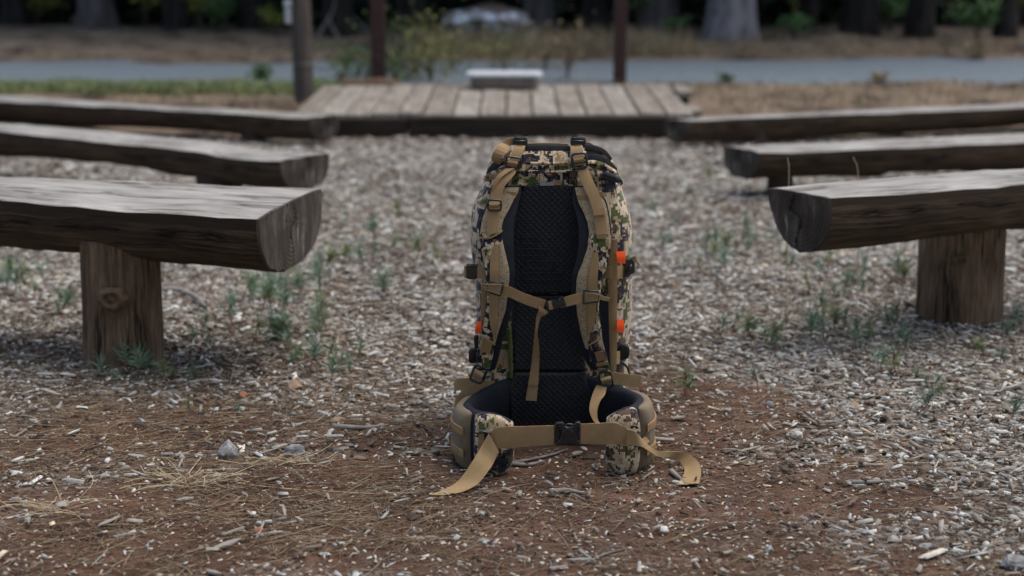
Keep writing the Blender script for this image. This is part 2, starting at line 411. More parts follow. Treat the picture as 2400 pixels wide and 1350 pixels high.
# ================================================================== LOG BENCHES
def bench(front, back, Z, T, posts, label, end_side, nose=.06, crack=None, length=3.3, seed=0, knots=(), notch=None, tilt=0, pw=.8, pz=.78, skew=0):
    """split-log seat: the two top edges measured on the photo and set at seat height Z; T = depth of the half round"""
    Fp = [onZ(x, y, Z) for x, y in front]; Bp = [onZ(x, y, Z+tilt) for x, y in back]
    def extend(P):
        d = (P[-1]-P[-2]).normalized(); tot = sum((P[i+1]-P[i]).length for i in range(len(P)-1))
        return P+[P[-1]+d*max(.3, (length-tot)/2), P[-1]+d*max(.6, length-tot)]
    Fp = catmull(extend(Fp), 10); Bp = catmull(extend(Bp), 10)
    NS = 60
    def resample(P):
        P = np.array(P); d = np.r_[0, np.cumsum(np.linalg.norm(np.diff(P, axis=0), axis=1))]
        return np.stack([np.interp(np.linspace(0, d[-1], NS), d, P[:, k]) for k in range(3)], 1)
    Fp = resample(Fp); Bp = resample(Bp)
    for P, q in ((Fp, 1), (Bp, -1)):                  # hand-split edges wander
        for i in range(NS):
            a_ = Bp[i]-Fp[i]; a_ = a_/np.linalg.norm(a_); P[i] = P[i]+a_*q*(.012*(fbm(i*.33, seed*3.+q, seed)-.5)+.005*(vnoise(i*.9, seed+q*4., seed)-.5))
            P[i][2] -= .005*max(0, vnoise(i*.6, seed*2.+q, seed+2)-.6)*2.5
    NT, NB = 14, 26
    V = []; uv = []; along = 0
    rnd = np.random.default_rng(seed)
    for i in range(NS):
        f, b = Fp[i], Bp[i]; ac = b-f; wd = np.linalg.norm(ac)
        if i: along += np.linalg.norm((f+b-Fp[i-1]-Bp[i-1])/2)
        s = along
        tt = T*(1+.07*sin(s*2.1+seed)+.05*sin(s*5+seed*2))
        for j in range(NT):                           # flat top, front to back
            q = j/(NT-1)
            if crack:
                q0 = crack; q = [0, .08, .2, .3, q0-.03, q0-.016, q0+.008*sin(s*6), q0+.016, q0+.03, .62, .72, .82, .92, 1][j] if q0 < .6 else q
            z = .007*(fbm(s*4, q*6, seed)-.5)+.003*(vnoise(s*5, q*30, seed+3)-.5)-.006*(abs(q-.5)*2)**8
            if crack and j == 6 and s < 1.15: z -= .030*max(0, 1-s/1.15)
            V.append(f+ac*q+np.array([0, 0, z])); uv.append((s, q*wd+.3))
        for j in range(1, NB+1):                      # round underside, back to front
            a = pi*j/(NB+1)
            cx = cos(a); sz = sin(a)
            px_ = .5+.5*np.sign(cx)*abs(cx)**pw*(1+nose*sz)+skew*sz; dz = tt*abs(sz)**pz
            p = f+ac*px_; rgh = .020*(fbm(s*3, a*3, seed+5)-.5)+.006*(vnoise(s*14, a*30, seed+9)-.5)
            if notch and notch[0] < s < notch[1] and sz > .75: dz *= .86
            p = p+np.array([0, 0, -dz+rgh]); V.append(p); uv.append((s, a*.2+2))
    n = NT+NB
    fcs = grid_faces(NS, n, True); mi = []
    for i in range(NS-1):
        for j in range(n): mi.append(0 if j < NT-1 else 1)
    # cut ends: rings of faces towards the pith
    euv = list(uv); 
    for i0 in (0, NS-1):
        ringv = list(range(i0*n, i0*n+n))
        f, b = Fp[i0], Bp[i0]; c0 = f+(b-f)*.5+np.array([0, 0, -T*.35]); ac = (b-f); W_ = np.linalg.norm(ac); acn = ac/W_
        out = ((Fp[0]-Fp[3]) if i0 == 0 else (Fp[-1]-Fp[-4])); out = out/np.linalg.norm(out)
        base = [V[k] for k in ringv]; prev = None
        for rk, rr_ in enumerate((1.0, .97, .8, .6, .4, .2, .05)):
            idx = []
            for k, p in enumerate(base):
                q = c0+(p-c0)*rr_
                q = q+out*((.006 if rk else 0)+.004*(vnoise(rr_*9, k*.7, seed+30)-.5)*(rr_ < .9))
                idx.append(len(V)); V.append(q); euv.append(((q-c0).dot(acn), (q-c0)[2]))
            if prev:
                for k in range(n): fcs.append((prev[k], prev[(k+1) % n], idx[(k+1) % n], idx[k])); mi.append(2)
            prev = idx
        fcs.append(tuple(prev)); mi.append(2)
    mid = (Fp[0]+Bp[0])/2
    p0 = posts[0]
    loc = (float((Fp[NS//2]+Bp[NS//2])[0]/2), float((Fp[NS//2]+Bp[NS//2])[1]/2), 0)
    root = empty('log_bench', loc, label, 'bench', 'split-log benches facing the stage')
    o = mesh('seat', V, fcs, [M['log_top'], M['log_side'], M['log_end']], root, smooth_=True, uvs=euv, midx=mi)
    o.data.set_sharp_from_angle(angle=R(38))
    # round posts under the log: one measured on the photo, the other near the far end
    def post(c, r, lean, sd):
        PV = []; puv = []; S = 44; rows = 26; top = Z-T*.62
        for i in range(rows):
            t = i/(rows-1); z = lerp(-.05, top, t)
            for k in range(S):
                a = 2*pi*k/S
                rr_ = r*(1+.05*(1-t)**3+.05*sin(2*a+sd)+.02*sin(5*a+sd*3+t*2))
                gr = (.006*max(0, vnoise(a*9, t*1.5, sd)-.62)*6 if True else 0)
                rr_ -= gr
                PV.append((c[0]+rr_*cos(a)+lean*(1-t), c[1]+rr_*sin(a), z)); puv.append((z, a*r))
        pf = grid_faces(rows, S, True)+[tuple((rows-1)*S+k for k in range(S))]
        po = mesh('post', PV, pf, M['post'] if Z > .4 else M['post_dark'], root, smooth_=True, uvs=puv)
        return po
    for k, (c, r, lean) in enumerate(posts):
        if c is None:
            kk = int(NS*r[1]); m_ = (Fp[kk]+Bp[kk])/2; post((m_[0], m_[1]), r[0], 0, seed+7*k)
        else: post(c, r, lean, seed+7*k+1)
    for (kx, ky, Yk, rad) in knots:
        c = onY(kx, ky, Yk); KV = []; KF = []
        rows = [(1.5, .004), (1.15, -.010), (.8, -.013), (.55, -.002), (.3, -.006), (.02, -.008)]
        for q, dy in rows:
            for k in range(16):
                a = 2*pi*k/16; KV.append((c.x+rad*q*cos(a)*1.25, c.y+dy, c.z+rad*q*sin(a)*(1+.15*sin(3*a))))
        KF = grid_faces(len(rows), 16, True)
        mesh('knot', KV, KF, M['knot'], root, smooth_=True, uvs=[(v[0], v[2]) for v in KV])
    return root, Fp, Bp, Z
def ground_c(px, py, r):
    p = onZ(px, py, 0); return (p.x, p.y+r)
r1 = .107
benches = [
 bench([(600, 510), (300, 489), (0, 465)], [(752, 437), (400, 424), (0, 408)], .48, .168,
       [(ground_c(276, 880, r1), r1, -.010), (None, (.11, .86), 0)], 'weathered split-log bench on a round post, nearest on the left, cracked along its top', 1, crack=.42, seed=1, knots=[(262, 700, 4.218, .024)]),
 bench([(656, 375), (581, 370), (444, 351), (342, 339), (239, 331), (102, 316), (0, 306)], [(770, 358), (700, 355), (598, 344), (495, 328), (307, 310), (171, 298), (0, 286)], .26, .14,
       [(None, (.10, .13), 0), (None, (.11, .8), 0)], 'split-log bench with a wavy front edge, middle of the three on the left', 1, length=4.2, seed=2, notch=(.85, 1.15)),
 bench([(722, 274), (342, 253), (0, 235)], [(793, 271), (512, 252), (307, 241), (0, 221)], .165, .135,
       [(None, (.07, .1), 0), (None, (.07, .7), 0)], 'dark split-log bench on the left that lies nearest the plank stage', 1, length=4.6, seed=3),
 bench([(1947, 462), (2170, 447), (2400, 429)], [(1800, 436), (2100, 412), (2400, 387)], .48, .175,
       [(ground_c(2268, 776, .138), .138, .008), (None, (.12, .85), 0)], 'split-log bench nearest on the right, on a thick post, a knot in its side', -1, seed=4,
       pw=1.1, pz=.85, skew=-.13, knots=[(2176, 478, 4.50, .017), (2250, 610, 4.70, .014)]),
 bench([(1782, 356), (2100, 344), (2400, 331)], [(1698, 341), (2050, 326), (2400, 309)], .22, .15,
       [(None, (.062, .05), 0), (None, (.11, .8), 0)], 'split-log bench in the middle of the three on the right, behind the knotted one', -1, length=3.8, seed=5, notch=(.7, 1.1)),
 bench([(1615, 281), (2000, 266), (2400, 250)], [(1558, 278), (2000, 257), (2400, 239)], .155, .13,
       [(None, (.06, .11), 0), (None, (.07, .7), 0)], 'dark split-log bench on the right, end close to the corner of the plank stage', -1, length=4.8, seed=6),
]

# ================================================================== STAGE AND WHAT STANDS ROUND IT
def uvbox(name, lo, hi, mat, parent, lng=1, wob=.0, bw=.006):
    V, Fc = box_vf(lo, hi)
    V = [Vector(v) for v in V]
    o = mesh(name, V, Fc, mat, parent)
    ul = o.data.uv_layers.new(name='UVMap'); rx = random.uniform(0, 9)
    for p in o.data.polygons:
        for li in p.loop_indices:
            c = o.data.vertices[o.data.loops[li].vertex_index].co
            a = c[lng]; b = c[(lng+1) % 3]+c[(lng+2) % 3]
            ul.data[li].uv = (a+rx, b+rx*.3)
    if bw: bevel(o, bw, 1)
    return o
ST_Z, ST_Y0, ST_Y1 = .135, 9.12, 10.68
xl, xr = onY(683, 265, ST_Y0).x, onY(1626, 268, ST_Y0).x
stage = empty('wooden_stage', ((xl+xr)/2, ST_Y0, 0), 'low plank stage of weathered boards between the two rows of log benches', 'stage')
edges = np.linspace(xl, xr, 16); edges[5] -= .02
pm = ['plank_c', 'plank_b', 'plank', 'plank', 'plank', 'plank_c', 'plank_b', 'plank', 'plank', 'plank_b', 'plank', 'plank', 'plank_b', 'plank_c', 'plank']
for k in range(15):
    dy = random.uniform(-.03, .02); dz = random.uniform(-.006, .006)
    uvbox('plank', (edges[k]+.005, ST_Y0-.03+dy, ST_Z-.035+dz), (edges[k+1]-.005, ST_Y1+random.uniform(-.03, .03), ST_Z+dz), M[pm[k]], stage, 1)
xm = onY(962, 290, ST_Y0).x
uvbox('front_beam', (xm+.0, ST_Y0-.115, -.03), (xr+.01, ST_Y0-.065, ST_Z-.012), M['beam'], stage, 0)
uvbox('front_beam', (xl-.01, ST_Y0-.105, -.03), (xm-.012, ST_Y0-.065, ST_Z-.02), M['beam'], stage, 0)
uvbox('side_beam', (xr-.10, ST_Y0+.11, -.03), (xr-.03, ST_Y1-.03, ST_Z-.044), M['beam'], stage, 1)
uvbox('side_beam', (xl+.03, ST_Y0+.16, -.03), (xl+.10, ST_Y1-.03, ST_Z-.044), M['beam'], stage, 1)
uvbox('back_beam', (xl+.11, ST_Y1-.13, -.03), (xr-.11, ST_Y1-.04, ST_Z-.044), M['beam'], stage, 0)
for k in range(3):
    x = lerp(xl, xr, (k+1)/4)
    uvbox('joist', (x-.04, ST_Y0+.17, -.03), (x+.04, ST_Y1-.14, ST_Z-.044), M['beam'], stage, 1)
# two stacked step boards on blocks at the stage's right side
sx0 = onY(1600, 240, 9.75).x; sx1 = onY(1643, 240, 9.75).x
step = empty('step_stack', ((sx0+sx1)/2, 9.9, 0), 'two short boards stacked as a step beside the right edge of the plank stage', 'step')
uvbox('board', (sx0, 9.66, .045), (sx1, 9.98, .085), M['plank'], step, 1)
uvbox('board', (sx0-.01, 9.95, .13), (sx1-.03, 10.3, .17), M['plank'], step, 1)
uvbox('block', (sx0+.02, 9.70, -.03), (sx1-.02, 9.94, .043), M['beam'], step, 1)
uvbox('block', (sx0+.01, 9.985, -.03), (sx1-.05, 10.28, .128), M['beam'], step, 1)

M['rust'] = noisy('brown_steel', (.030, .012, .010), (.055, .022, .018), 18, .6, .4, .2)
def steel_post(px, py, wpx, label):
    p = onZ(px, py, 0); hw = wpx/2*p.y/F/cos(PITCH)*1.0
    root = empty('steel_post', (p.x, p.y, 0), label, 'post', 'dark brown square posts behind the stage')
    bevel(mesh('shaft', *box_vf((p.x-hw, p.y-hw, -.1), (p.x+hw, p.y+hw, 2.6)), M['rust'], root), .008)
    V, Fc = merge([box_vf((p.x-hw*1.15, p.y-hw*1.15, 2.601), (p.x+hw*1.15, p.y+hw*1.15, 2.625))])
    mesh('cap', V, Fc, M['rust'], root)
steel_post(889, 199, 33, 'dark brown square post behind the stage beside the leggy green weeds')
steel_post(1452, 197, 29, 'dark brown square post behind the stage to the right of the white slab')
# round wooden post at the stage's left corner with a small pale canister on it
p = onZ(713, 238, 0); rad = 23*p.y/F
wp = empty('wooden_post', (p.x, p.y, 0), 'grey round wooden post at the left corner of the stage', 'post')
PV = []; puv = []
for i in range(18):
    z = lerp(-.1, 2.7, i/17)
    for k in range(20):
        a = 2*pi*k/20; rr = rad*(1.04-.05*i/17+.05*sin(3*a+i*.2)); PV.append((p.x+rr*cos(a)-.012*z, p.y+rr*sin(a), z)); puv.append((z, a*.1))
mesh('shaft', PV, grid_faces(18, 20, True)+[tuple(17*20+k for k in range(20))], M['post_grey'], wp, smooth_=True, uvs=puv)
V, Fc = merge([tube_vf([(p.x+1.06*rad*cos(a), p.y+1.06*rad*sin(a), .26) for a in np.linspace(0, 2*pi, 16, endpoint=False)], .004, 5, True)])
M['wire'] = noisy('wire', (.12, .11, .1), (.2, .19, .17), 60, .5, .5, 0)
mesh('wire_loop', V, Fc, M['wire'], wp)
M['white'] = noisy('white_enamel', (.42, .44, .45), (.54, .56, .57), 9, .45, .4, .05)
q0, q1 = onY(664, 5, p.y-.02), onY(690, 55, p.y-.02)
cr = (q1.x-q0.x)/2*.8; cx, cz0, cz1 = (q0.x+q1.x)/2, q1.z, q0.z
can = empty('canister', (cx, p.y-.03, cz0), 'small pale canister with a lid fixed to the left side of the grey wooden post', 'canister')
V, Fc = [], []
prof = [(0, cz0), (cr*.85, cz0), (cr*.9, cz0+.01), (cr*.9, cz1-.03)]
for r_, z in prof:
    for k in range(18): V.append((cx+r_*cos(2*pi*k/18), p.y-.03+r_*sin(2*pi*k/18), z))
mesh('can_body', V, grid_faces(4, 18, True), M['white'], can, smooth_=True)
V = []
for r_, z in [(cr*.95, cz1-.032), (cr*1.12, cz1-.03), (cr*1.12, cz1), (cr*.9, cz1+.012), (.001, cz1+.014)]:
    for k in range(18): V.append((cx+r_*cos(2*pi*k/18), p.y-.03+r_*sin(2*pi*k/18), z))
mesh('lid', V, grid_faces(5, 18, True), M['white'], can, smooth_=True)
# white rounded slab on a low block at the back of the stage
a, b = onY(1093, 180, 10.45), onY(1271, 180, 10.45)
slab = empty('white_slab', ((a.x+b.x)/2, 10.45, ST_Z), 'white rounded slab lying on a low block at the back of the stage', 'slab')
zt = onY(1180, 173, 10.35).z
def rounded_slab(x0, x1, y0, y1, z0, z1, rad, n=6):
    pts = []
    for cx_, cy_, a0 in ((x1-rad, y0+rad, -90), (x1-rad, y1-rad, 0), (x0+rad, y1-rad, 90), (x0+rad, y0+rad, 180)):
        for k in range(n+1):
            an = R(a0+90*k/n); pts.append((cx_+rad*cos(an), cy_+rad*sin(an)))
    N = len(pts); V = [(x, y, z0) for x, y in pts]+[(x, y, z1) for x, y in pts]
    return V, [tuple(range(N))[::-1], tuple(range(N, 2*N))]+[(i, (i+1) % N, N+(i+1) % N, N+i) for i in range(N)]
V, Fc = rounded_slab(a.x, b.x, 10.36, 10.60, zt-.026, zt, .07)
bevel(mesh('slab_top', V, Fc, M['white'], slab), .010, 3)
M['block_grey'] = noisy('block_grey', (.09, .075, .06), (.15, .13, .11), 14, .9, .2, .2)
V, Fc = rounded_slab(a.x+.03, b.x-.03, 10.36, 10.57, ST_Z+.007, zt-.027, .03)
bevel(mesh('low_block', V, Fc, M['block_grey'], slab), .008, 2)
# a log lying behind the stage's left part
def lying_log(a, b, r, mat, name, label, cat, group=None, seed=0, bend=.0, parent=None):
    a = np.array(a, float); b = np.array(b, float); n = 16; path = []; rr = []
    for i in range(n):
        t = i/(n-1); pp = a+(b-a)*t; pp = pp+np.array([0, 0, bend*sin(pi*t)])
        path.append(pp); rr.append(r*(1+.12*sin(t*7+seed)-.15*t))
    V, Fc = tube_vf(path, r, 12, False, rr)
    V = [np.array(v)*1 for v in V]
    uv = [((i//12)*.08, (i % 12)*.05) for i in range(len(V))]
    o = mesh(name, V, Fc, mat, None, loc=tuple((a+b)/2), smooth_=True, uvs=uv); props(o, label, cat, group)
    return o
lying_log(tuple(onZ(800, 201, .05)), tuple(onZ(935, 201, .05)), .055, M['post'], 'fallen_log', 'short grey log lying behind the left half of the stage', 'log', seed=3)
# pale boulder among the grass beyond the road
def boulder_mat():
    m, n, l, b = mk('boulder', .9, .2)
    f = noise(n, l, coord(n, l), 7, 6, .6); g = noise(n, l, coord(n, l), 22, 6, .6)
    r = ramp(n, [(.38, (.10, .085, .07)), (.5, (.24, .23, .22)), (.58, (.56, .60, .64))]); l.new(f, r.inputs[0])
    sx = n.new('ShaderNodeSeparateXYZ'); l.new(coord(n, l), sx.inputs[0])
    ad = node(n, 'ShaderNodeMath', operation='MULTIPLY_ADD'); l.new(g, ad.inputs[0]); ad.inputs[1].default_value = .12; l.new(sx.outputs[2], ad.inputs[2])
    t = ramp(n, [(.30, (0, 0, 0)), (.36, (1, 1, 1))]); l.new(ad.outputs[0], t.inputs[0])       # needle litter lying on its top
    l.new(mixc(n, l, t.outputs[0], r.outputs[0], (.085, .065, .05)), b.inputs['Base Color']); bump(n, l, b, g, .6, .02); return m
M['boulder'] = boulder_mat()
def rock(name, c, sx, sy, sz, mat, label, cat, seed=0, sub=3, group=None, rough=.25, sink=.3):
    bm = bmesh.new(); bmesh.ops.create_icosphere(bm, subdivisions=sub, radius=1)
    rs = np.random.default_rng(seed); cut = [(Vector(rs.normal(size=3)).normalized(), rs.uniform(.62, .9)) for _ in range(9)]
    for v in bm.verts:
        d = v.co.normalized(); k = 1.0
        for nn, h in cut:
            dd = d.dot(nn)
            if dd*k > h: k = lerp(k, h/dd, .95)
        k += rough*.3*(float(vnoise(d.x*3+seed, d.y*3+d.z*4))-.5)+rough*.12*(float(vnoise(d.x*9+seed, d.y*9+d.z*11))-.5)
        v.co = Vector((d.x*k*sx, d.y*k*sy, d.z*k*sz+sz*(1-sink)))
    me = bpy.data.meshes.new(name); bm.to_mesh(me); bm.free()
    o = link(name, me, None, [mat]); o.location = c; o.rotation_euler[2] = seed*1.3
    me.polygons.foreach_set('use_smooth', [True]*len(me.polygons)); me.set_sharp_from_angle(angle=R(35))
    return props(o, label, cat, group)
p = onZ(1142, 108, 0)
b_ = rock('boulder', (p.x, p.y, G(p.x, p.y)), .56, .40, .20, M['boulder'], 'pale blotched boulder in the dry grass beyond the gravel road', 'boulder', 27, 4, rough=.7); b_.rotation_euler[2] = 0
p = onZ(957, 322, 0)
rock('pale_stone', (p.x, p.y-.03, -.01), .036, .03, .035, M['block_grey'], 'small pale stone against the front of the stage', 'stone', 5, 2)

# ================================================================== FOREST BEYOND THE ROAD
def trunk_mesh(r, hgt, seed, flare=.35, S=28, rows=30):
    V = []; rs = np.random.default_rng(seed); ph = rs.uniform(0, 6, 5)
    zs = np.r_[np.linspace(-.25, 1.6, rows-10), np.linspace(1.9, hgt, 10)]
    for z in zs:
        t = max(0, z)/hgt; fl = flare*math.exp(-max(z, 0)/.22)
        for k in range(S):
            a = 2*pi*k/S
            q = r*(1-.6*t)*(1+fl*(.7+.5*sin(4*a+ph[0])+.3*sin(7*a+ph[1]))+.05*sin(9*a+ph[2]+z*1.5)+.035*sin(15*a+ph[3]-z*2))
            V.append((q*cos(a)+.05*z*sin(ph[4])*.3, q*sin(a), z))
    return V, grid_faces(len(zs), S, True)
def leaf_cloud(n, gen, size, name, mat, parent=None, loc=(0, 0, 0), asp=.55, tintbias=0):
    """n leaf-sized quads; gen(n) -> centres"""
    C = gen(n); q = rng.normal(size=(n, 3)); q /= np.linalg.norm(q, axis=1)[:, None]
    u = np.cross(q, rng.normal(size=(n, 3))); u /= np.linalg.norm(u, axis=1)[:, None]; v = np.cross(q, u)
    s = size*rng.uniform(.6, 1.4, n)[:, None]
    P = np.stack([C-u*s, C+v*s*asp, C+u*s, C-v*s*asp], 1).reshape(-1, 3)
    Fc = np.arange(4*n).reshape(n, 4)
    return bulk(name, P, Fc, mat, np.clip(rng.uniform(0, 1, n)+tintbias, 0, 1), parent, loc=loc)
crown_me = None
def crown_gen(hgt, z0, rad):
    def g(n):
        t = rng.uniform(0, 1, n)**.8; z = z0+(hgt-z0)*t; a = rng.uniform(0, 2*pi, n)
        lay = np.round(t*16)/16; r = rad*(1-t*.85)*np.sqrt(rng.uniform(.05, 1, n))*(.75+.35*np.sin(a*5+lay*40))
        return np.stack([r*np.cos(a), r*np.sin(a), z-.25*r+rng.normal(0, .12, n)], 1)
    return g
tree_rows = [ # px, py of base, width px, bark, words
 (1714, 99, 122, 'bark_grey', 'thick pale grey pine trunk, the palest of the trunks beyond the road'),
 (1546, 90, 88, 'bark_mid', 'mid grey pine trunk just left of the palest trunk'),
 (1262, 84, 72, 'bark_mid', 'dim grey pine trunk behind the pale boulder'),
 (228, 74, 84, 'bark_mid', 'dim grey pine trunk at the left above the brown bank'),
 (416, 80, 58, 'bark_dark', 'blackish pine trunk between yellow-green shrubs on the left'),
 (2012, 97, 92, 'bark_dark', 'dark broad pine trunk right of the palest trunk beyond the road'),
 (2154, 103, 66, 'bark_dark', 'black pine trunk second from the right edge beyond the road'),
 (2352, 98, 52, 'bark_dark', 'slim black pine trunk nearest the right edge beyond the road'),
 (795, 96, 74, 'bark_dark', 'dark pine trunk between the wooden post and the left brown post'),
 (40, 66, 62, 'bark_dark', 'black pine trunk nearest the left edge beyond the bank'),
 (960, 82, 60, 'bark_dark', 'dark pine trunk just right of the left brown post'),
 (590, 80, 56, 'bark_dark', 'dark pine trunk just left of the pale canister'),
 (1392, 86, 64, 'bark_dark', 'dark pine trunk just left of the right brown post'),
 (1890, 78, 46, 'bark_dark', 'thin dark pine trunk beyond the green sapling right of the palest trunk'),
]
tree_loc = []
for i, (px, py, wpx, bk, words) in enumerate(tree_rows):
    p = onZ(px, py, 0); r = wpx/2*p.y/F*.86
    root = empty('pine_tree', (p.x, p.y, G(p.x, p.y)), words, 'tree', 'pines beyond the gravel road')
    hgt = 13+2*random.random(); V, Fc = trunk_mesh(r, hgt, i)
    V = [Vector(v)+root.location for v in V]
    mesh('trunk', V, Fc, M[bk], root, smooth_=True)
    if crown_me is None:
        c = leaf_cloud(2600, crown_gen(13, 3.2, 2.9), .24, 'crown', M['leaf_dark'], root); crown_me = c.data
    else:
        c = bpy.data.objects.new('crown', crown_me); COL.objects.link(c); c.parent = root; c.rotation_euler[2] = i*1.1; c.location.z = 1.6
    tree_loc.append((p.x, p.y))
for i, (x, y) in enumerate([(-5.2, -4.5), (-1.6, -6.2), (2.2, -5.0), (5.6, -3.2), (-7.5, .5), (7.8, 1.5)]):  # out-of-view pines, added only so their crowns shade the near ground
    root = empty('pine_tree', (x, y, G(x, y)), 'unseen pine added around the camera to shade the near ground', 'tree', 'unseen pines added for shade')
    V, Fc = trunk_mesh(.24, 13, 80+i)
    mesh('trunk', [Vector(v)+root.location for v in V], Fc, M['bark_mid'], root, smooth_=True)
    c = bpy.data.objects.new('crown', crown_me); COL.objects.link(c); c.parent = root; c.rotation_euler[2] = i*2.3; c.scale = (1.15, 1.15, 1)
# deeper pines: only their dark lower trunks show between the first ones
deep = []
k = 0
while len(deep) < 34 and k < 4000:
    k += 1
    y = random.uniform(18.5, 31); x = random.uniform(-.42, .42)*y
    if all((x-a)**2+(y-b)**2 > 1.2**2 for a, b in tree_loc+deep): deep.append((x, y))
dt = [trunk_mesh(.2, 13, 50+k) for k in range(3)]; dme = [None]*3
for i, (x, y) in enumerate(deep):
    root = empty('pine_tree', (x, y, G(x, y)), 'dark slender pine trunk deep in the shade of the wood', 'tree', 'pines deep in the wood')
    k = i % 3
    if dme[k] is None:
        o = mesh('trunk', [Vector(v)+root.location for v in dt[k][0]], dt[k][1], M['bark_dark'], root, smooth_=True); dme[k] = o.data
    else:
        o = bpy.data.objects.new('trunk', dme[k]); COL.objects.link(o); o.parent = root
    o.rotation_euler[2] = i; s = random.uniform(.7, 1.3); o.scale = (s, s, 1)
    c = bpy.data.objects.new('crown', crown_me); COL.objects.link(c); c.parent = root; c.rotation_euler[2] = i*.7
# the unbroken dark undergrowth and the wood behind it
def ug(n):
    y = rng.uniform(19, 34, n); x = rng.uniform(-.62, .62, n)*y
    h = np.where(y > 27, 6.0, 1.1)*fbm(x*.5, y*.5, 90)*1.3
    return np.stack([x, y, gz(x, y)+h*rng.uniform(0, 1, n)], 1)
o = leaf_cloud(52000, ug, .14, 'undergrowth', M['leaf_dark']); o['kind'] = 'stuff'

# shrubs and saplings at the wood's edge
M['twig'] = noisy('twig', (.05, .035, .025), (.11, .085, .065), 30, .9, .15, .2)
def shrub(px, py, wpx, hpx, mat, n, size, label, name='shrub', Yoff=0, cat='shrub', stems=6, tb=0, group=None, sp=.28):
    n = int(n*(1.7 if sp < .3 else 1.25)); p = onZ(px, py, 0); y = p.y+Yoff; x = p.x*(y/p.y); z = G(x, y); sc = y/F
    root = empty(name, (x, y, z), label, cat, group); wd, ht = wpx*sc/2, hpx*sc
    parts = []; tips = []
    for k in range(stems):
        a = random.uniform(0, 2*pi); q = random.uniform(.2, 1)
        tip = np.array([x+wd*q*cos(a), y+wd*q*sin(a)*.7, z+ht*random.uniform(.7, 1.0)])
        mid = np.array([x+wd*q*.35*cos(a), y+wd*q*.3*sin(a), z+ht*.45])
        path = catmull([(x, y, z-.03), mid, tip], 5); r0 = .007 if sp < .3 else .0028; parts.append(tube_vf(path, r0, 5, False, list(np.linspace(r0, r0*.35, len(path)))))
        tips.append((mid, tip))
    V, Fc = merge(parts); mesh('stems', V, Fc, M['twig'], root)
    def g(n_):
        idx = rng.integers(0, len(tips), n_); t = rng.uniform(0.15 if sp < .3 else -.7, 1.05, n_)
        A = np.array([q[0] for q in tips])[idx]; B = np.array([q[1] for q in tips])[idx]
        return A+(B-A)*t[:, None]+rng.normal(0, 1, (n_, 3))*np.array([wd*sp, wd*sp, ht*.10])-np.array([x, y, z])
    leaf_cloud(n, g, size, 'foliage', mat, root, tintbias=tb)
    return root
LY, LG = M['leaf_yellow'], M['leaf_green']
for a in [
 (85, 62, 110, 95, LY, 150, .030, 'yellow-green shrub in the wood at the far left'),
 (340, 72, 110, 120, LY, 240, .028, 'brightest yellow-green shrub beside the dim grey trunk on the left'),
 (470, 80, 80, 90, LY, 120, .028, 'small yellow-green shrub right of the blackish trunk on the left'),
 (530, 82, 90, 80, LG, 170, .026, 'low green shrub on the brown bank left of the canister'),
 (650, 92, 70, 60, LY, 120, .022, 'low mossy yellow shrub under the pale canister'),
 (1500, 92, 80, 160, LG, 260, .028, 'tall green sapling between the right brown post and the pale trunk'),
 (1575, 104, 60, 45, LG, 110, .022, 'small green plant at the foot of the mid grey trunk'),
 (1860, 112, 60, 60, LG, 150, .022, 'small bright green sapling right of the palest trunk'),
 (2085, 92, 110, 90, LG, 220, .028, 'green shrub leaning over the broad dark trunk on the right'),
 (2290, 112, 100, 95, LG, 260, .028, 'green sapling beside the slim black trunk on the right'),
 (2385, 70, 60, 100, LY, 110, .030, 'yellow-leaved shrub at the right edge of the wood'),
 (1875, 60, 100, 110, LY, 60, .03, 'sparse yellow shrub in the gap beyond the thin trunk'),
 (2240, 70, 80, 110, LY, 60, .03, 'sparse yellow shrub between the two black trunks on the right'),
]: shrub(*a)
# leggy weeds behind the stage
for a in [
 (925, 196, 150, 165, M['weed_green'], 264, .020, 'leggy green weed right behind the left brown post'),
 (1010, 194, 130, 175, M['weed_yellow'], 286, .018, 'tall thin yellow-green weed behind the stage left of the white slab'),
 (800, 200, 110, 120, M['weed_green'], 220, .018, 'leafy weed between the wooden post and the left brown post'),
 (1330, 194, 70, 160, M['dry_grass'], 198, .016, 'tall dry brown weed behind the stage right of the white slab'),
 (1180, 178, 160, 130, M['weed_yellow'], 198, .016, 'thin wispy weed in front of the pale boulder'),
 (860, 190, 170, 90, M['weed_green'], 320, .018, 'spreading low green weed at the foot of the left brown post'),
 (960, 186, 190, 80, M['weed_yellow'], 340, .017, 'spreading straw-coloured weed between the left brown post and the white slab'),
 (1060, 172, 170, 110, M['weed_yellow'], 260, .017, 'loose yellowish weed just left of the white slab'),
 (1280, 165, 150, 110, M['dry_grass'], 260, .017, 'loose tan weed growing up right of the pale boulder'),
 (610, 192, 60, 45, M['weed_green'], 242, .018, 'dark green weed on the near road edge left of the wooden post'),
 (1705, 196, 40, 25, M['weed_green'], 110, .014, 'tiny green weed on the near road edge right of the stage'),
 (2060, 192, 50, 25, M['dry_grass'], 132, .014, 'small brown weed on the near road edge at the right'),
 (2290, 140, 60, 55, M['dry_grass'], 176, .02, 'dry pale weed on the far road edge at the right'),
]: shrub(*a, name='weed', cat='weed', stems=11, sp=.36)
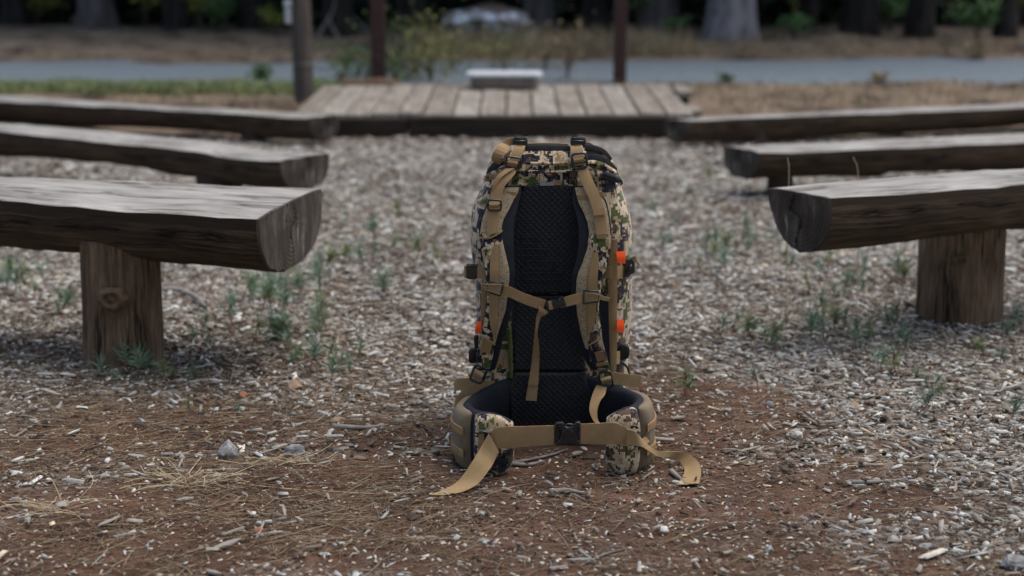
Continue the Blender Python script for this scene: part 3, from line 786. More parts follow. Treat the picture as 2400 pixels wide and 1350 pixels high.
# pale dead branches between the two left posts
def branch(name, pts, r, mat, label, cat, group=None):
    pth = catmull(pts, 6); V, Fc = tube_vf(pth, r, 6, False, list(np.linspace(r, r*.45, len(pth))))
    o = mesh(name, V, Fc, mat, None, loc=tuple(pts[0]), smooth_=True); props(o, label, cat, group); return o
M['dead'] = noisy('dead_branch', (.12, .11, .10), (.24, .22, .2), 30, .9, .2, .3)
for pts, words in [
 ([(742, 105), (760, 60), (778, 30), (786, 0)], 'pale dead branch leaning up beside the wooden post'),
 ([(800, 110), (782, 70), (768, 38)], 'thin pale dead branch crossing the leaning one'),
 ([(865, 88), (835, 45), (805, 0)], 'slanting pale dead branch that meets the left brown post')]:
    g0 = onZ(*pts[0], 0); P3 = [onY(x, y, g0.y) for x, y in pts]; P3[0].z = G(P3[0].x, P3[0].y)
    branch('dead_branch', [tuple(v) for v in P3], .014, M['dead'], words, 'branch')

# grass: short blades as one cover
def blades(name, n, gen, hgt, wdt, mat, tb=0, lean=.4):
    P = gen(n); x, y = P[:, 0], P[:, 1]; z = gz(x, y); a = rng.uniform(0, 2*pi, n); h = hgt*rng.uniform(.4, 1.3, n)
    l1 = rng.normal(0, lean, n)*h; l2 = rng.normal(0, lean, n)*h; ws = wdt*rng.uniform(.6, 1.4, n)
    b = np.stack([x, y, z-.005], 1); u = np.stack([np.cos(a), np.sin(a), 0*a], 1)*ws[:, None]
    m_ = b+np.stack([l1*.35, l2*.35, h*.6], 1); t = b+np.stack([l1, l2, h], 1)
    V = np.stack([b-u, b+u, m_+u*.7, m_-u*.7, t+u*.12, t-u*.12], 1).reshape(-1, 3); k = np.arange(n)[:, None]*6
    Fc = np.concatenate([k+np.array([[0, 1, 2, 3]]), k+np.array([[3, 2, 4, 5]])]); tint = np.clip(rng.uniform(0, 1, n)+tb, 0, 1)
    o = bulk(name, V, Fc, mat, np.r_[tint, tint]); o['kind'] = 'stuff'; return o
def g_green(n):
    x = rng.uniform(-5.5, -1.15, n); y = 11.15+rng.beta(2, 2, n)*.95+.06*x*0; keep = fbm(x*1.6, y*1.6, 5) > .45
    y = np.where(keep, y, 11.3+.5*rng.uniform(0, 1, n)); return np.stack([x, y], 1)
blades('green_grass', 17000, g_green, .065, .0045, M['green_grass'])
def g_dry(n):
    k = n//2
    x1 = np.where(rng.uniform(0, 1, k) < .78, rng.uniform(-1.3, 7, k), rng.uniform(-7, -1.3, k)); y1 = 14.25+.06*x1+rng.exponential(.55, k)
    x2 = rng.uniform(-6, 6, n-k); y2 = rng.uniform(9.8, 12.0, n-k)+.04*x2
    bad = (x2 > xl-.1) & (x2 < xr+.35) & (y2 < ST_Y1+.1); y2 = np.where(bad, rng.uniform(10.95, 12.0, n-k), y2)
    return np.stack([np.r_[x1, x2], np.r_[y1, y2]], 1)
blades('dry_grass', 15000, g_dry, .055, .0035, M['dry_grass'], lean=.6)
def g_tall(n):
    x = rng.uniform(-.9, 1.7, n); y = 14.2+.06*x+rng.uniform(0, 1.2, n); return np.stack([x, y], 1)
blades('tall_dry_grass', 2600, g_tall, .17, .004, M['dry_grass'], .1, .35)

# ================================================================== GROUND LITTER
def frustum_pts(n, y0, y1, margin=1.18, power=1.0):
    y = y0+(y1-y0)*rng.uniform(0, 1, n)**power; x = rng.uniform(-.335, .335, n)*margin*y
    return x, y
def rot_frames(n, tilt):
    yaw = rng.uniform(0, 2*pi, n); a = np.stack([np.cos(yaw), np.sin(yaw), rng.normal(0, tilt, n)], 1); a /= np.linalg.norm(a, axis=1)[:, None]
    up = np.stack([rng.normal(0, tilt, n), rng.normal(0, tilt, n), np.ones(n)], 1)
    b = np.cross(up, a); b /= np.linalg.norm(b, axis=1)[:, None]; c = np.cross(a, b); return a, b, c
def chips(name, x, y, L, Wd, T, tint, lift, tilt=.16, mat='chip'):
    n = len(x); a, b, c = rot_frames(n, tilt)
    corner = np.array([[-1, -1, 0], [1, -1, 0], [1, 1, 0], [-1, 1, 0], [-1, -1, 1], [1, -1, 1], [1, 1, 1], [-1, 1, 1]], float)
    q = np.repeat(corner[None], n, 0); q[:, :, 0] *= 1+rng.uniform(-.45, .15, (n, 8)); q[:, :, 1] *= 1+rng.uniform(-.55, .2, (n, 8)); q[:, :, 2] *= 1+rng.uniform(-.4, .4, (n, 8))
    q[:, 4:, :2] *= .9
    o = np.stack([x, y, gz(x, y)+lift], 1)
    V = (o[:, None]+q[:, :, 0:1]*(a*L[:, None]/2)[:, None]+q[:, :, 1:2]*(b*Wd[:, None]/2)[:, None]+q[:, :, 2:3]*(c*T[:, None])[:, None]).reshape(-1, 3)
    fq = np.array([[4, 5, 6, 7], [0, 1, 5, 4], [1, 2, 6, 5], [2, 3, 7, 6], [3, 0, 4, 7]])
    Fc = (np.arange(n)[:, None, None]*8+fq[None]).reshape(-1, 4)
    ob = bulk(name, V, Fc, M[mat], np.repeat(tint, 5)); ob['kind'] = 'stuff'; return ob
def pack_clear(x, y):          # nothing pokes up through the pack itself
    return ~((abs(x-.09) < .20) & (y > 3.60) & (y < 4.0))
def chip_tint(n): return np.clip(np.where(rng.uniform(0, 1, n) < .06, rng.uniform(.9, 1, n), rng.beta(1.35, 2.0, n)*.92), 0, 1)
x, y = frustum_pts(125000, 2.3, 9.4, power=1.0)
keep = (rng.uniform(0, 1, len(x)) < chip_d(x, y)*np.where(y > 6, .62, .85)) & pack_clear(x, y); x, y = x[keep], y[keep]; n = len(x)
big = np.clip(1+.13*(y-4), 1, 1.45)*(.72+.28*smooth(2.7, 3.4, y))
L = rng.lognormal(math.log(.018), .62, n)*big; Wd = np.minimum(rng.lognormal(math.log(.0066), .55, n)*big, L*.75); T = rng.uniform(.0015, .005, n)
chips('wood_chips', x, y, np.clip(L, .005, .085), np.clip(Wd, .002, .026), T, np.clip(chip_tint(n)+.5*(fbm(x*2.2, y*2.2, 33)-.5)-.04, 0, 1), rng.uniform(0, .012, n))
print('chips', n)
# chips and needles heaped against the two near posts
for q, (cx_, cy_, rr_) in enumerate(((-1.075, 4.385, .105), (1.337, 4.83, .135))):
    n = 420; a = rng.uniform(0, 2*pi, n); r_ = rr_+.012+rng.exponential(.05, n); xx, yy = cx_+r_*np.cos(a), cy_+r_*np.sin(a)
    chips('wood_chips', xx, yy, rng.uniform(.012, .05, n), rng.uniform(.005, .016, n), rng.uniform(.002, .005, n), np.clip(rng.beta(1.2, 2.2, n), 0, 1), rng.uniform(.003, .020, n)*np.exp(-(r_-rr_)/.08), .45)
# pale seed flakes and splinters everywhere near
x, y = frustum_pts(9000, 2.3, 5.4); k_ = pack_clear(x, y); x, y = x[k_], y[k_]; n = len(x)
chips('seed_flakes', x, y, rng.uniform(.004, .016, n), rng.uniform(.0025, .006, n), rng.uniform(.001, .002, n), np.where(rng.uniform(0, 1, n) < .3, rng.uniform(.9, 1, n), rng.beta(2.5, 1.6, n)), np.full(n, .002), .15)
def needles(name, n, prob, y0, y1, L0, L1, wd, mat='needle', lift=.008, tb=0):
    x, y = frustum_pts(n, y0, y1); k = (rng.uniform(0, 1, n) < prob(x, y)) & pack_clear(x, y); x, y = x[k], y[k]; n = len(x)
    L = rng.uniform(L0, L1, n); yaw = rng.normal(0, .9, n)+pi*rng.integers(0, 2, n); bend = rng.normal(0, .25, n)
    S = 4; V = np.zeros((n, S, 3, 3)); li = rng.uniform(.001, lift, n); lj = rng.uniform(.001, lift, n)
    px, py = x-np.cos(yaw)*L/2, y-np.sin(yaw)*L/2; an = yaw-bend
    for s in range(S):
        z = gz(px, py)+li+(lj-li)*s/(S-1)+.0015; nx, ny = -np.sin(an), np.cos(an); w_ = wd*(1 if 0 < s < S-1 else .45)
        V[:, s, 0] = np.stack([px+nx*w_, py+ny*w_, z], 1); V[:, s, 1] = np.stack([px-nx*w_, py-ny*w_, z], 1); V[:, s, 2] = np.stack([px, py, z+w_*1.5], 1)
        px = px+np.cos(an)*L/(S-1); py = py+np.sin(an)*L/(S-1); an = an+bend
    base = np.arange(n)[:, None, None]*S*3; f = []
    for s in range(S-1):
        for k in range(3): f.append([s*3+k, s*3+(k+1) % 3, s*3+3+(k+1) % 3, s*3+3+k])
    Fc = (base+np.array(f)[None]).reshape(-1, 4)
    o = bulk(name, V.reshape(-1, 3), Fc, M[mat], np.repeat(np.clip(rng.beta(1.6, 1.6, n)+tb, 0, 1), len(f))); o['kind'] = 'stuff'; return o
needles('pine_needles', 27000, needle_d, 2.3, 7.0, .06, .15, .0008)
needles('fine_litter', 36000, lambda x, y: .35+.5*needle_d(x, y), 2.3, 4.8, .012, .045, .0007, lift=.004)
# soil crumbs and grit
x, y = frustum_pts(60000, 2.3, 5.0); k_ = (rng.uniform(0, 1, len(x)) < .12+.88*soil(x, y)) & pack_clear(x, y); x, y = x[k_], y[k_]; n = len(x)
bm = bmesh.new(); bmesh.ops.create_icosphere(bm, subdivisions=1, radius=1); IV = np.array([v.co[:] for v in bm.verts]); IF = np.array([[v.index for v in f.verts] for f in bm.faces]); bm.free()
n = min(n, 26000); x, y = x[:n], y[:n]
s = rng.lognormal(math.log(.0017), .45, n); Vv = IV[None]*(1+rng.uniform(-.3, .3, (n, 1, 3)))*s[:, None, None]
Vv[:, :, 2] *= .7; Vv = Vv*(1+rng.uniform(-.15, .15, (n, 12, 1))); Vv += np.stack([x, y, gz(x, y)+s*.3], 1)[:, None]
o = bulk('soil_crumbs', Vv.reshape(-1, 3), (np.arange(n)[:, None, None]*12+IF[None]).reshape(-1, 3), M['crumb'], np.repeat(rng.beta(1.4, 1.8, n), 20)); o['kind'] = 'stuff'

# larger loose chips, each its own
def chip_mesh(seed, L, Wd, T):
    rs = np.random.default_rng(seed); n = 7; V = []; top = []
    xs = np.linspace(-.5, .5, n)
    for k, t in enumerate(xs):
        ww = Wd/2*(1-.8*abs(2*t)**rs.uniform(1.5, 9))*rs.uniform(.6, 1.15)+.0006; sk = rs.normal(0, .05)*Wd
        zz = T*(.25*sin(t*4+seed))
        V += [(t*L, -ww+sk, zz), (t*L, ww+sk, zz), (t*L+.05*L*rs.normal()*.2, ww*.75+sk, zz+T*rs.uniform(.8, 1.2)), (t*L, -ww*.75+sk, zz+T*rs.uniform(.8, 1.2))]
    Fc = grid_faces(n, 4, True)+[(0, 1, 2, 3), tuple(4*(n-1)+k for k in range(4))]
    me = bpy.data.meshes.new('wood_chip'); me.from_pydata(V, [], Fc); ul = me.uv_layers.new(name='UVMap')
    for lp in me.loops:
        c = me.vertices[lp.vertex_index].co; ul.data[lp.index].uv = (c.x*3+seed, c.y*3+c.z*2)
    return me
M['chip_pale'] = wood('chip_pale', (.15, .125, .10), (.31, .28, .245), (.43, .40, .37), u=2, v=40, bd=.002)
M['chip_brown'] = wood('chip_brown', (.09, .06, .042), (.20, .145, .105), (.31, .24, .18), u=2, v=40, bd=.002)
cm = [chip_mesh(k, .048*random.uniform(.6, 1.6), .013*random.uniform(.5, 1.5), .003) for k in range(14)]
for k, me in enumerate(cm): me.materials.append(M['chip_pale'] if k % 3 else M['chip_brown'])
cnt = 0; tries = 0; used = []
while cnt < 190 and tries < 6000:
    tries += 1
    y = 2.5+2.6*random.random()**1.2; x = random.uniform(-.33, .33)*y
    if random.random() > chip_d(x, y)+.12 or not bool(pack_clear(np.array(x), np.array(y))): continue
    if any((x-a)**2+(y-b)**2 < .045**2 for a, b in used): continue
    used.append((x, y)); k = random.randrange(14)
    o = bpy.data.objects.new('wood_chip', cm[k]); COL.objects.link(o); o.location = (x, y, G(x, y)+.008)
    o.rotation_euler = (random.gauss(0, .22), random.gauss(0, .15), random.uniform(0, 6.3)); s = random.uniform(.6, 1.25); o.scale = (s, s, s)
    shade = 'pale grey' if k % 3 else 'brown'
    where = ('under the nearest left bench' if x < -.6 and y > 3.9 else 'among dry needles at the left' if x < -.25 else 'on the red soil in front of the backpack' if x < .55 and y < 3.6
             else 'on the ground behind the backpack' if x < .55 else 'in the thick chips at the right')
    props(o, f'{shade} loose wood chip lying {where}', 'wood chip', f'{shade} loose chips {where}'); cnt += 1

# single stones, sticks and flakes the photo singles out
M['stone_grey'] = noisy('stone_grey', (.09, .09, .085), (.33, .33, .325), 60, .85, .3, .4, .003, detail=8)
M['stone_brown'] = noisy('stone_brown', (.17, .115, .075), (.30, .22, .15), 30, .9, .2, .4, .003)
M['stone_orange'] = noisy('stone_orange', (.20, .085, .045), (.30, .14, .08), 40, .9, .2, .3)
M['stone_white'] = noisy('stone_white', (.34, .31, .27), (.5, .47, .42), 40, .85, .2, .3)
for px, py, sx, sy, sz, mt, words, sd_, cat in [
 (535, 1072, .028, .024, .024, 'stone_grey', 'rounded grey stone on bare soil, left of the backpack', 11, 'stone'),
 (692, 1070, .027, .020, .018, 'stone_grey', 'jagged grey stone with a notch, nearest left of the hip belt', 15, 'stone'),
 (690, 920, .023, .022, .019, 'stone_brown', 'round brown stone among chips under the left bench end', 13, 'stone'),
 (570, 936, .013, .012, .013, 'stone_orange', 'small orange stone beside the round brown stone', 14, 'stone'),
 (1866, 1026, .022, .015, .013, 'stone_white', 'whitish stone on soil right of the backpack', 16, 'stone'),
 (790, 993, .022, .016, .010, 'stone_brown', 'flat brown clod left of the backpack', 17, 'clod'),
 (246, 1122, .017, .012, .008, 'stone_grey', 'flat grey pebble among needles at the lower left', 18, 'pebble'),
 (2378, 1335, .035, .025, .016, 'stone_grey', 'grey stone in the lower right corner', 19, 'stone'),
 (604, 1256, .013, .011, .011, 'stone_orange', 'small rust pebble among the litter at the lower left', 20, 'pebble'),
 (1805, 955, .012, .010, .009, 'stone_grey', 'blue-grey pebble on the dirt right of the backpack', 21, 'pebble'),
 (2172, 1286, .020, .011, .006, 'stone_grey', 'pale blue-grey flat pebble in the soil near the lower right', 22, 'pebble'),
 (1803, 1290, .014, .010, .006, 'stone_grey', 'pale grey pebble on smooth soil at the bottom', 23, 'pebble'),
 (1134, 1272, .013, .009, .006, 'stone_grey', 'dark grey pebble near the bottom centre', 24, 'pebble'),
 (2000, 955, .03, .014, .008, 'stone_brown', 'brown bark lump on the chips right of the backpack', 25, 'bark lump'),
]:
    p = onZ(px, py, 0); rock('stone' if cat == 'stone' else cat.replace(' ', '_'), (p.x, p.y, G(p.x, p.y)), sx, sy, sz, M[mt], words, cat, sd_, 4, rough=.45)
def gp(px, py, up=.006):
    p = onZ(px, py, 0); return (p.x, p.y, G(p.x, p.y)+up)
for pts, r, mt, words in [
 ([(1195, 1087), (1240, 1078), (1290, 1068), (1330, 1055)], .005, 'dead', 'grey stick on the soil under the hip belt buckle'),
 ([(1198, 1088), (1235, 1091), (1275, 1084)], .006, 'dead', 'short thick grey stick beside the one under the buckle'),
 ([(380, 690), (420, 690), (460, 708), (482, 730)], .014, 'dead', 'curved dark grey branch right of the nearest left post'),
 ([(1990, 1138), (2060, 1136), (2120, 1128)], .006, 'dead', 'brownish stick half buried in chips at the right'),
 ([(1572, 1108), (1590, 1122), (1604, 1134)], .007, 'dead', 'short brown stick beside the curled right belt tail'),
 ([(210, 1090), (300, 1115), (400, 1145), (470, 1152)], .0022, 'twig', 'thin dark twig lying among needles at the lower left'),
 ([(780, 1008), (850, 1012), (910, 1006)], .008, 'dead', 'flat grey wood splinter left of the backpack'),
 ([(655, 895), (672, 860), (690, 838)], .003, 'dead', 'forked pale twig below the left bench end'),
 ([(580, 865), (600, 885), (650, 915)], .004, 'dead', 'pale bent twig left of the round brown stone'),
 ([(1360, 1330), (1420, 1298), (1470, 1285)], .003, 'dead', 'pale thin twig at the bottom centre'),
 ([(1358, 1294), (1380, 1312), (1398, 1322)], .005, 'dead', 'short pale stick at the bottom centre'),
 ([(2180, 1092), (2260, 1080), (2330, 1085)], .004, 'dead', 'grey splinter among thick chips at the right'),
 ([(1290, 1163), (1325, 1156), (1365, 1164)], .008, 'dead', 'curved bark piece on the soil in front of the backpack'),
]:
    branch('stick', [gp(a, b, r) for a, b in pts], r, M[mt], words, 'stick')
M['straw'] = noisy('straw', (.38, .29, .17), (.52, .42, .27), 30, .6, .3, .1)
for pts, words in [
 ([(500, 1131), (620, 1150), (760, 1158), (900, 1162), (1012, 1157)], 'long pale straw along the soil to the tip of the left belt tail'),
 ([(1960, 1097), (2080, 1088), (2220, 1090), (2400, 1087)], 'long pale straw lying over the chips at the right edge'),
 ([(555, 1106), (640, 1092), (720, 1088), (800, 1076)], 'reddish bundle of long needles near the jagged grey stone'),
 ([(770, 1232), (870, 1222), (960, 1205), (1010, 1190)], 'rust-coloured long needles in front of the left belt tail'),
]: branch('straw', [gp(a, b, .004) for a, b in pts], .0016, M['straw'] if 'pale' in words else M['stone_brown'], words, 'straw')
# standing grass stalks
def stalk(pts, Y, r, words):
    P3 = [onY(x, y, Y) for x, y in pts]; P3[0].z = G(P3[0].x, P3[0].y)-.01
    branch('grass_stalk', [tuple(p) for p in P3], r, M['straw'], words, 'grass stalk')
stalk([(535, 905), (560, 830), (630, 720), (712, 634)], onZ(535, 905).y, .0013, 'dry grass stalk leaning right below the end of the nearest left bench')
yb = onZ(1848, 560).y
stalk([(1850, 520), (1849, 430), (1846, 370)], 4.75, .002, 'short dry stalk standing up behind the nearest right bench end')
stalk([(2020, 520), (2012, 430), (2000, 368)], 4.9, .002, 'dry stalk standing up between the first two right benches')
stalk([(1815, 612), (1775, 540), (1740, 462)], onZ(1815, 612).y, .0015, 'pale dry stalk leaning left below the nearest right bench end')
def tuft(px, py, n, L, mat, words, name='dry_grass_tuft'):
    c = gp(px, py, 0); parts = []
    for k in range(n):
        a = random.gauss(0, .55)+(pi if random.random() < .5 else 0); q = L*random.uniform(.3, 1.2); e = abs(random.gauss(0, .28)); bx, by = random.gauss(0, .030), random.gauss(0, .014); cu = random.gauss(0, .35)
        b0 = (c[0]+bx, c[1]+by, G(c[0]+bx, c[1]+by)+.003)
        pth = [b0, (b0[0]+q*.5*cos(a), b0[1]+q*.5*sin(a), b0[2]+q*.5*e+.004), (b0[0]+q*cos(a+cu), b0[1]+q*sin(a+cu), b0[2]+q*e*.6+.004)]
        parts.append(tube_vf(catmull(pth, 4), .0007, 4))
    V, Fc = merge(parts); o = mesh(name, V, Fc, mat, None, loc=c); props(o, words, 'grass tuft')
tuft(430, 1140, 40, .12, M['straw'], 'flattened dry grass tuft left of the rounded grey stone')
tuft(680, 1092, 18, .10, M['straw'], 'sparse dry grass tuft below the jagged grey stone')
tuft(120, 1200, 26, .11, M['straw'], 'flattened dry straw tuft at the lower left')

# pine seedlings: one built with its parts, the rest copies
M['stemred'] = noisy('seedling_stem', (.16, .07, .04), (.24, .12, .07), 60, .8, .2, 0)
def seedling_mesh(seed):
    rs = np.random.default_rng(seed); h = rs.uniform(.02, .055)
    SV, SF = tube_vf(catmull([(0, 0, -.01), (.003*rs.normal(), .003*rs.normal(), h*.5), (.002, 0, h)], 3), .0011, 5)
    n = int(rs.uniform(26, 64)); a = rs.uniform(0, 2*pi, n); el = rs.uniform(-.1, 1.45, n); L = rs.uniform(.016, .042, n); z0 = h*rs.uniform(.45, 1, n)
    d = np.stack([np.cos(a)*np.cos(el), np.sin(a)*np.cos(el), np.sin(el)], 1); b = np.stack([0*a, 0*a, z0], 1)
    u = np.cross(d, rs.normal(size=(n, 3))); u /= np.linalg.norm(u, axis=1)[:, None]; u *= .0008; v = np.cross(d, u)
    t = b+d*L[:, None]
    V = np.stack([b+u, b-u*.5+v*.8, b-u*.5-v*.8, t+u*.3, t-u*.2+v*.2, t-u*.2-v*.2], 1).reshape(-1, 3); k = np.arange(n)[:, None]*6
    Fc = np.concatenate([k+np.array([[0, 1, 4, 3]]), k+np.array([[1, 2, 5, 4]]), k+np.array([[2, 0, 3, 5]])])
    ti = rs.beta(2, 2, n); return (SV, SF), (V, Fc, np.r_[ti, ti, ti])
smesh = []
seed_pos = []
for (a, b) in [(28, 680), (35, 655), (100, 690), (130, 740), (140, 720), (60, 700), (288, 868), (240, 890), (260, 900), (350, 888), (400, 888), (425, 905), (450, 880), (445, 965), (540, 968),
               (455, 800), (480, 830), (560, 700), (600, 690), (640, 670), (660, 690), (700, 660), (720, 680), (740, 650), (630, 720), (690, 735), (740, 740), (765, 690), (560, 760), (610, 800), (650, 790),
               (670, 800), (720, 790), (745, 795), (700, 845), (720, 855), (740, 850), (770, 840), (790, 890), (825, 850), (850, 840), (875, 560), (905, 590), (1000, 560), (820, 510), (940, 530), (780, 500),
               (1560, 570), (1590, 540), (1640, 590), (1690, 580), (1730, 560), (1625, 460), (1660, 430), (1600, 640), (1760, 590), (1800, 560),
               (1735, 760), (1760, 790), (1800, 800), (1830, 830), (1880, 690), (1950, 660), (1970, 690), (1990, 670), (2020, 640), (1920, 760), (1960, 780), (2000, 790), (2050, 800), (2080, 790), (2110, 800),
               (1940, 810), (2180, 910), (2200, 920), (2165, 920), (2070, 880), (2110, 885), (2140, 960), (2360, 790), (2390, 780), (2330, 850), (2270, 830), (1770, 900), (1610, 910), (1600, 925), (2365, 985), (2210, 680),
               (1700, 640), (1850, 640), (2130, 660), (420, 600), (500, 600), (560, 610), (1530, 500), (860, 450), (1570, 450), (1000, 480), (800, 620), (860, 640), (900, 690), (960, 620), (2400, 820), (380, 640), (330, 870)]:
    seed_pos.append((a+random.uniform(-16, 16), b+random.uniform(-9, 9)))
for a, b in list(seed_pos):
    if 540 < b < 900 and a < 2300: seed_pos.append((a+random.gauss(0, 26), b+random.gauss(0, 14)))
protos = []
for k in range(8):
    protos.append(seedling_mesh(200+k))
for i, (a, b) in enumerate(seed_pos):
    p = onZ(a, b+6, 0); k = i % 8
    where = ('beside the nearest left bench post' if a < 470 and b > 590 else 'between the nearest left bench and the backpack' if a < 1120 and b > 540 else
             'on the chips behind the backpack' if a < 1700 and b < 660 else 'in the chips before the right bench post' if a > 1700 and b < 850 else 'in the open chips at the right')
    root = empty('pine_seedling', (p.x, p.y, G(p.x, p.y)), f"tiny {'yellowish' if k in (2, 5) else 'blue'}-green pine seedling {where}", 'seedling', f"{'yellowish' if k in (2, 5) else 'blue'}-green pine seedlings {where}")
    if len(smesh) <= k:
        (SV, SF), (V, Fc, ti) = protos[k]
        s_ = mesh('stem', [Vector(v)+root.location for v in SV], SF, M['stemred'], root)
        t_ = bulk('needles', V, Fc, M['seedling_green' if k in (2, 5) else 'seedling'], ti, root); smesh.append((s_.data, t_.data))
    else:
        s_ = bpy.data.objects.new('stem', smesh[k][0]); t_ = bpy.data.objects.new('needles', smesh[k][1])
        for o in (s_, t_): COL.objects.link(o); o.parent = root
    sc = random.uniform(.55, 1.35)*(1.5 if p.y > 4.5 else 1.15); root.scale = (sc, sc, sc); root.rotation_euler = (random.gauss(0, .2), random.gauss(0, .2), random.uniform(0, 6))

M['dead_needle'] = tinted('dead_seedling', [(0, (.16, .06, .035)), (1, (.30, .14, .09))], .7)
for q, (a, b, words) in enumerate([(489, 972, 'reddish dead pine seedling left of the small orange stone'), (505, 1005, 'thin reddish dead pine seedling below the other dead one'),
        (463, 1078, 'reddish dead pine seedling left of the rounded grey stone'), (5, 1110, 'reddish dead pine seedling at the left edge')]):
    p = onZ(a, b, 0); root = empty('pine_seedling', (p.x, p.y, G(p.x, p.y)), words, 'seedling')
    (SV, SF), (V, Fc, ti) = seedling_mesh(300+q)
    mesh('stem', [Vector(v)+root.location for v in SV], SF, M['stemred'], root); bulk('needles', V[:12*6], Fc[[f for f in range(len(Fc)) if Fc[f].max() < 72]], M['dead_needle'], ti[[f for f in range(len(Fc)) if Fc[f].max() < 72]], root)
    root.scale = (.8, .8, .9)

# ================================================================== THE BACKPACK
def camo():
    m, n, l, b = mk('camo', .9, .15)
    tc = n.new('ShaderNodeTexCoord')
    def snap(s, sc):
        mp = n.new('ShaderNodeMapping'); mp.inputs['Scale'].default_value = sc; l.new(tc.outputs['Object'], mp.inputs[0])
        q = node(n, 'ShaderNodeVectorMath', operation='SNAP'); l.new(mp.outputs[0], q.inputs[0]); q.inputs[1].default_value = (s, s, s); return q.outputs[0]
    v1 = snap(.0058, (1, .6, .8)); v2 = snap(.0030, (1, .5, .4)); v3 = snap(.0044, (1, .6, 1.2))
    a = noise(n, l, v1, 15, 2, .5, .6); c = noise(n, l, v2, 85, 2, .55); d = noise(n, l, v1, 9, 2, .45); e = noise(n, l, v3, 24, 2.5, .5, .5)
    r1 = ramp(n, [(0, (.014, .016, .026)), (.425, (.090, .060, .040)), (.465, (.38, .29, .19)), (.51, (.46, .375, .265)), (.565, (.060, .080, .022)), (.655, (.30, .22, .14))], 'CONSTANT'); l.new(a, r1.inputs[0])
    r2 = ramp(n, [(0, (.060, .080, .022)), (.38, (.30, .225, .14)), (.45, (.46, .375, .265)), (.515, (.014, .016, .026)), (.595, (.085, .056, .038)), (.65, (.40, .31, .20))], 'CONSTANT'); l.new(e, r2.inputs[0])
    msk = ramp(n, [(0, (0, 0, 0)), (.51, (1, 1, 1))], 'CONSTANT'); l.new(d, msk.inputs[0])
    base = mixc(n, l, msk.outputs[0], r1.outputs[0], r2.outputs[0])
    fl = ramp(n, [(0, (.22, .18, .15)), (.39, (1, 1, 1)), (.57, (.72, .66, .58)), (.64, (1.25, 1.2, 1.15))], 'CONSTANT'); l.new(c, fl.inputs[0])
    l.new(mixc(n, l, 1.0, base, fl.outputs[0], 'MULTIPLY'), b.inputs['Base Color'])
    w_ = noise(n, l, tc.outputs['Object'], 28, 3, .5); bump(n, l, b, w_, .35, .006)
    b.inputs['Sheen Weight'].default_value = .15
    return m
M['camo'] = camo()
def webbing(name, c1, c2):
    m, n, l, b = mk(name, .75, .25)
    uv = coord(n, l, 'UV', (1, 1, 1))
    wv = node(n, 'ShaderNodeTexWave', wave_type='BANDS', Scale=160.0, Distortion=.6); wv.bands_direction = 'X'; l.new(uv, wv.inputs[0])
    f = noise(n, l, uv, 30, 5, .6)
    r = ramp(n, [(.3, c1), (.7, c2)]); l.new(f, r.inputs[0])
    k = ramp(n, [(0, (.86, .86, .86)), (1, (1.05, 1.05, 1.05))]); l.new(wv.outputs[1], k.inputs[0])
    l.new(mixc(n, l, 1.0, r.outputs[0], k.outputs[0], 'MULTIPLY'), b.inputs['Base Color']); bump(n, l, b, wv.outputs[1], .35, .0006)
    return m
M['web'] = webbing('webbing_tan', (.25, .157, .074), (.315, .207, .103))
M['web_pale'] = webbing('webbing_pale', (.26, .172, .082), (.325, .225, .115))
M['tanfab'] = noisy('tan_fabric', (.145, .11, .07), (.19, .148, .10), 14, .8, .25, .25, .004)
M['brownfab'] = noisy('brown_patch', (.20, .12, .07), (.25, .15, .09), 20, .9, .15, .1)
M['orange'] = noisy('orange_tab', (.85, .085, .015), (.95, .11, .02), 20, .7, .2, .1)
M['greytag'] = noisy('grey_tag', (.18, .18, .18), (.24, .24, .24), 60, .8, .2, 0)
M['black_pl'] = noisy('black_plastic', (.006, .0065, .008), (.010, .0105, .012), 40, .24, .6, .05)
M['black_fab'] = noisy('black_fabric', (.008, .009, .013), (.016, .018, .025), 160, .85, .25, .4, .001)
M['zip'] = noisy('zipper_black', (.012, .014, .018), (.03, .034, .042), 200, .45, .45, .3, .0008)
def spacer():
    m, n, l, b = mk('spacer_mesh', .9, .15)
    vo = node(n, 'ShaderNodeTexVoronoi', Scale=250.0); vo.inputs['Randomness'].default_value = .75
    l.new(coord(n, l, 'UV', (1, .7, 1)), vo.inputs['Vector'])
    r = ramp(n, [(.10, (.12, .095, .066)), (.5, (.29, .222, .142)), (.9, (.34, .265, .175))]); l.new(vo.outputs['Distance'], r.inputs[0]); l.new(r.outputs[0], b.inputs['Base Color'])
    bump(n, l, b, vo.outputs['Distance'], .4, .001); return m
M['spacer'] = spacer()
BP = empty('backpack', (onY(1290, 1050, 3.75).x, 3.75, 0), 'camouflage hunting backpack with tan straps standing upright on the soil, back panel facing out', 'backpack')
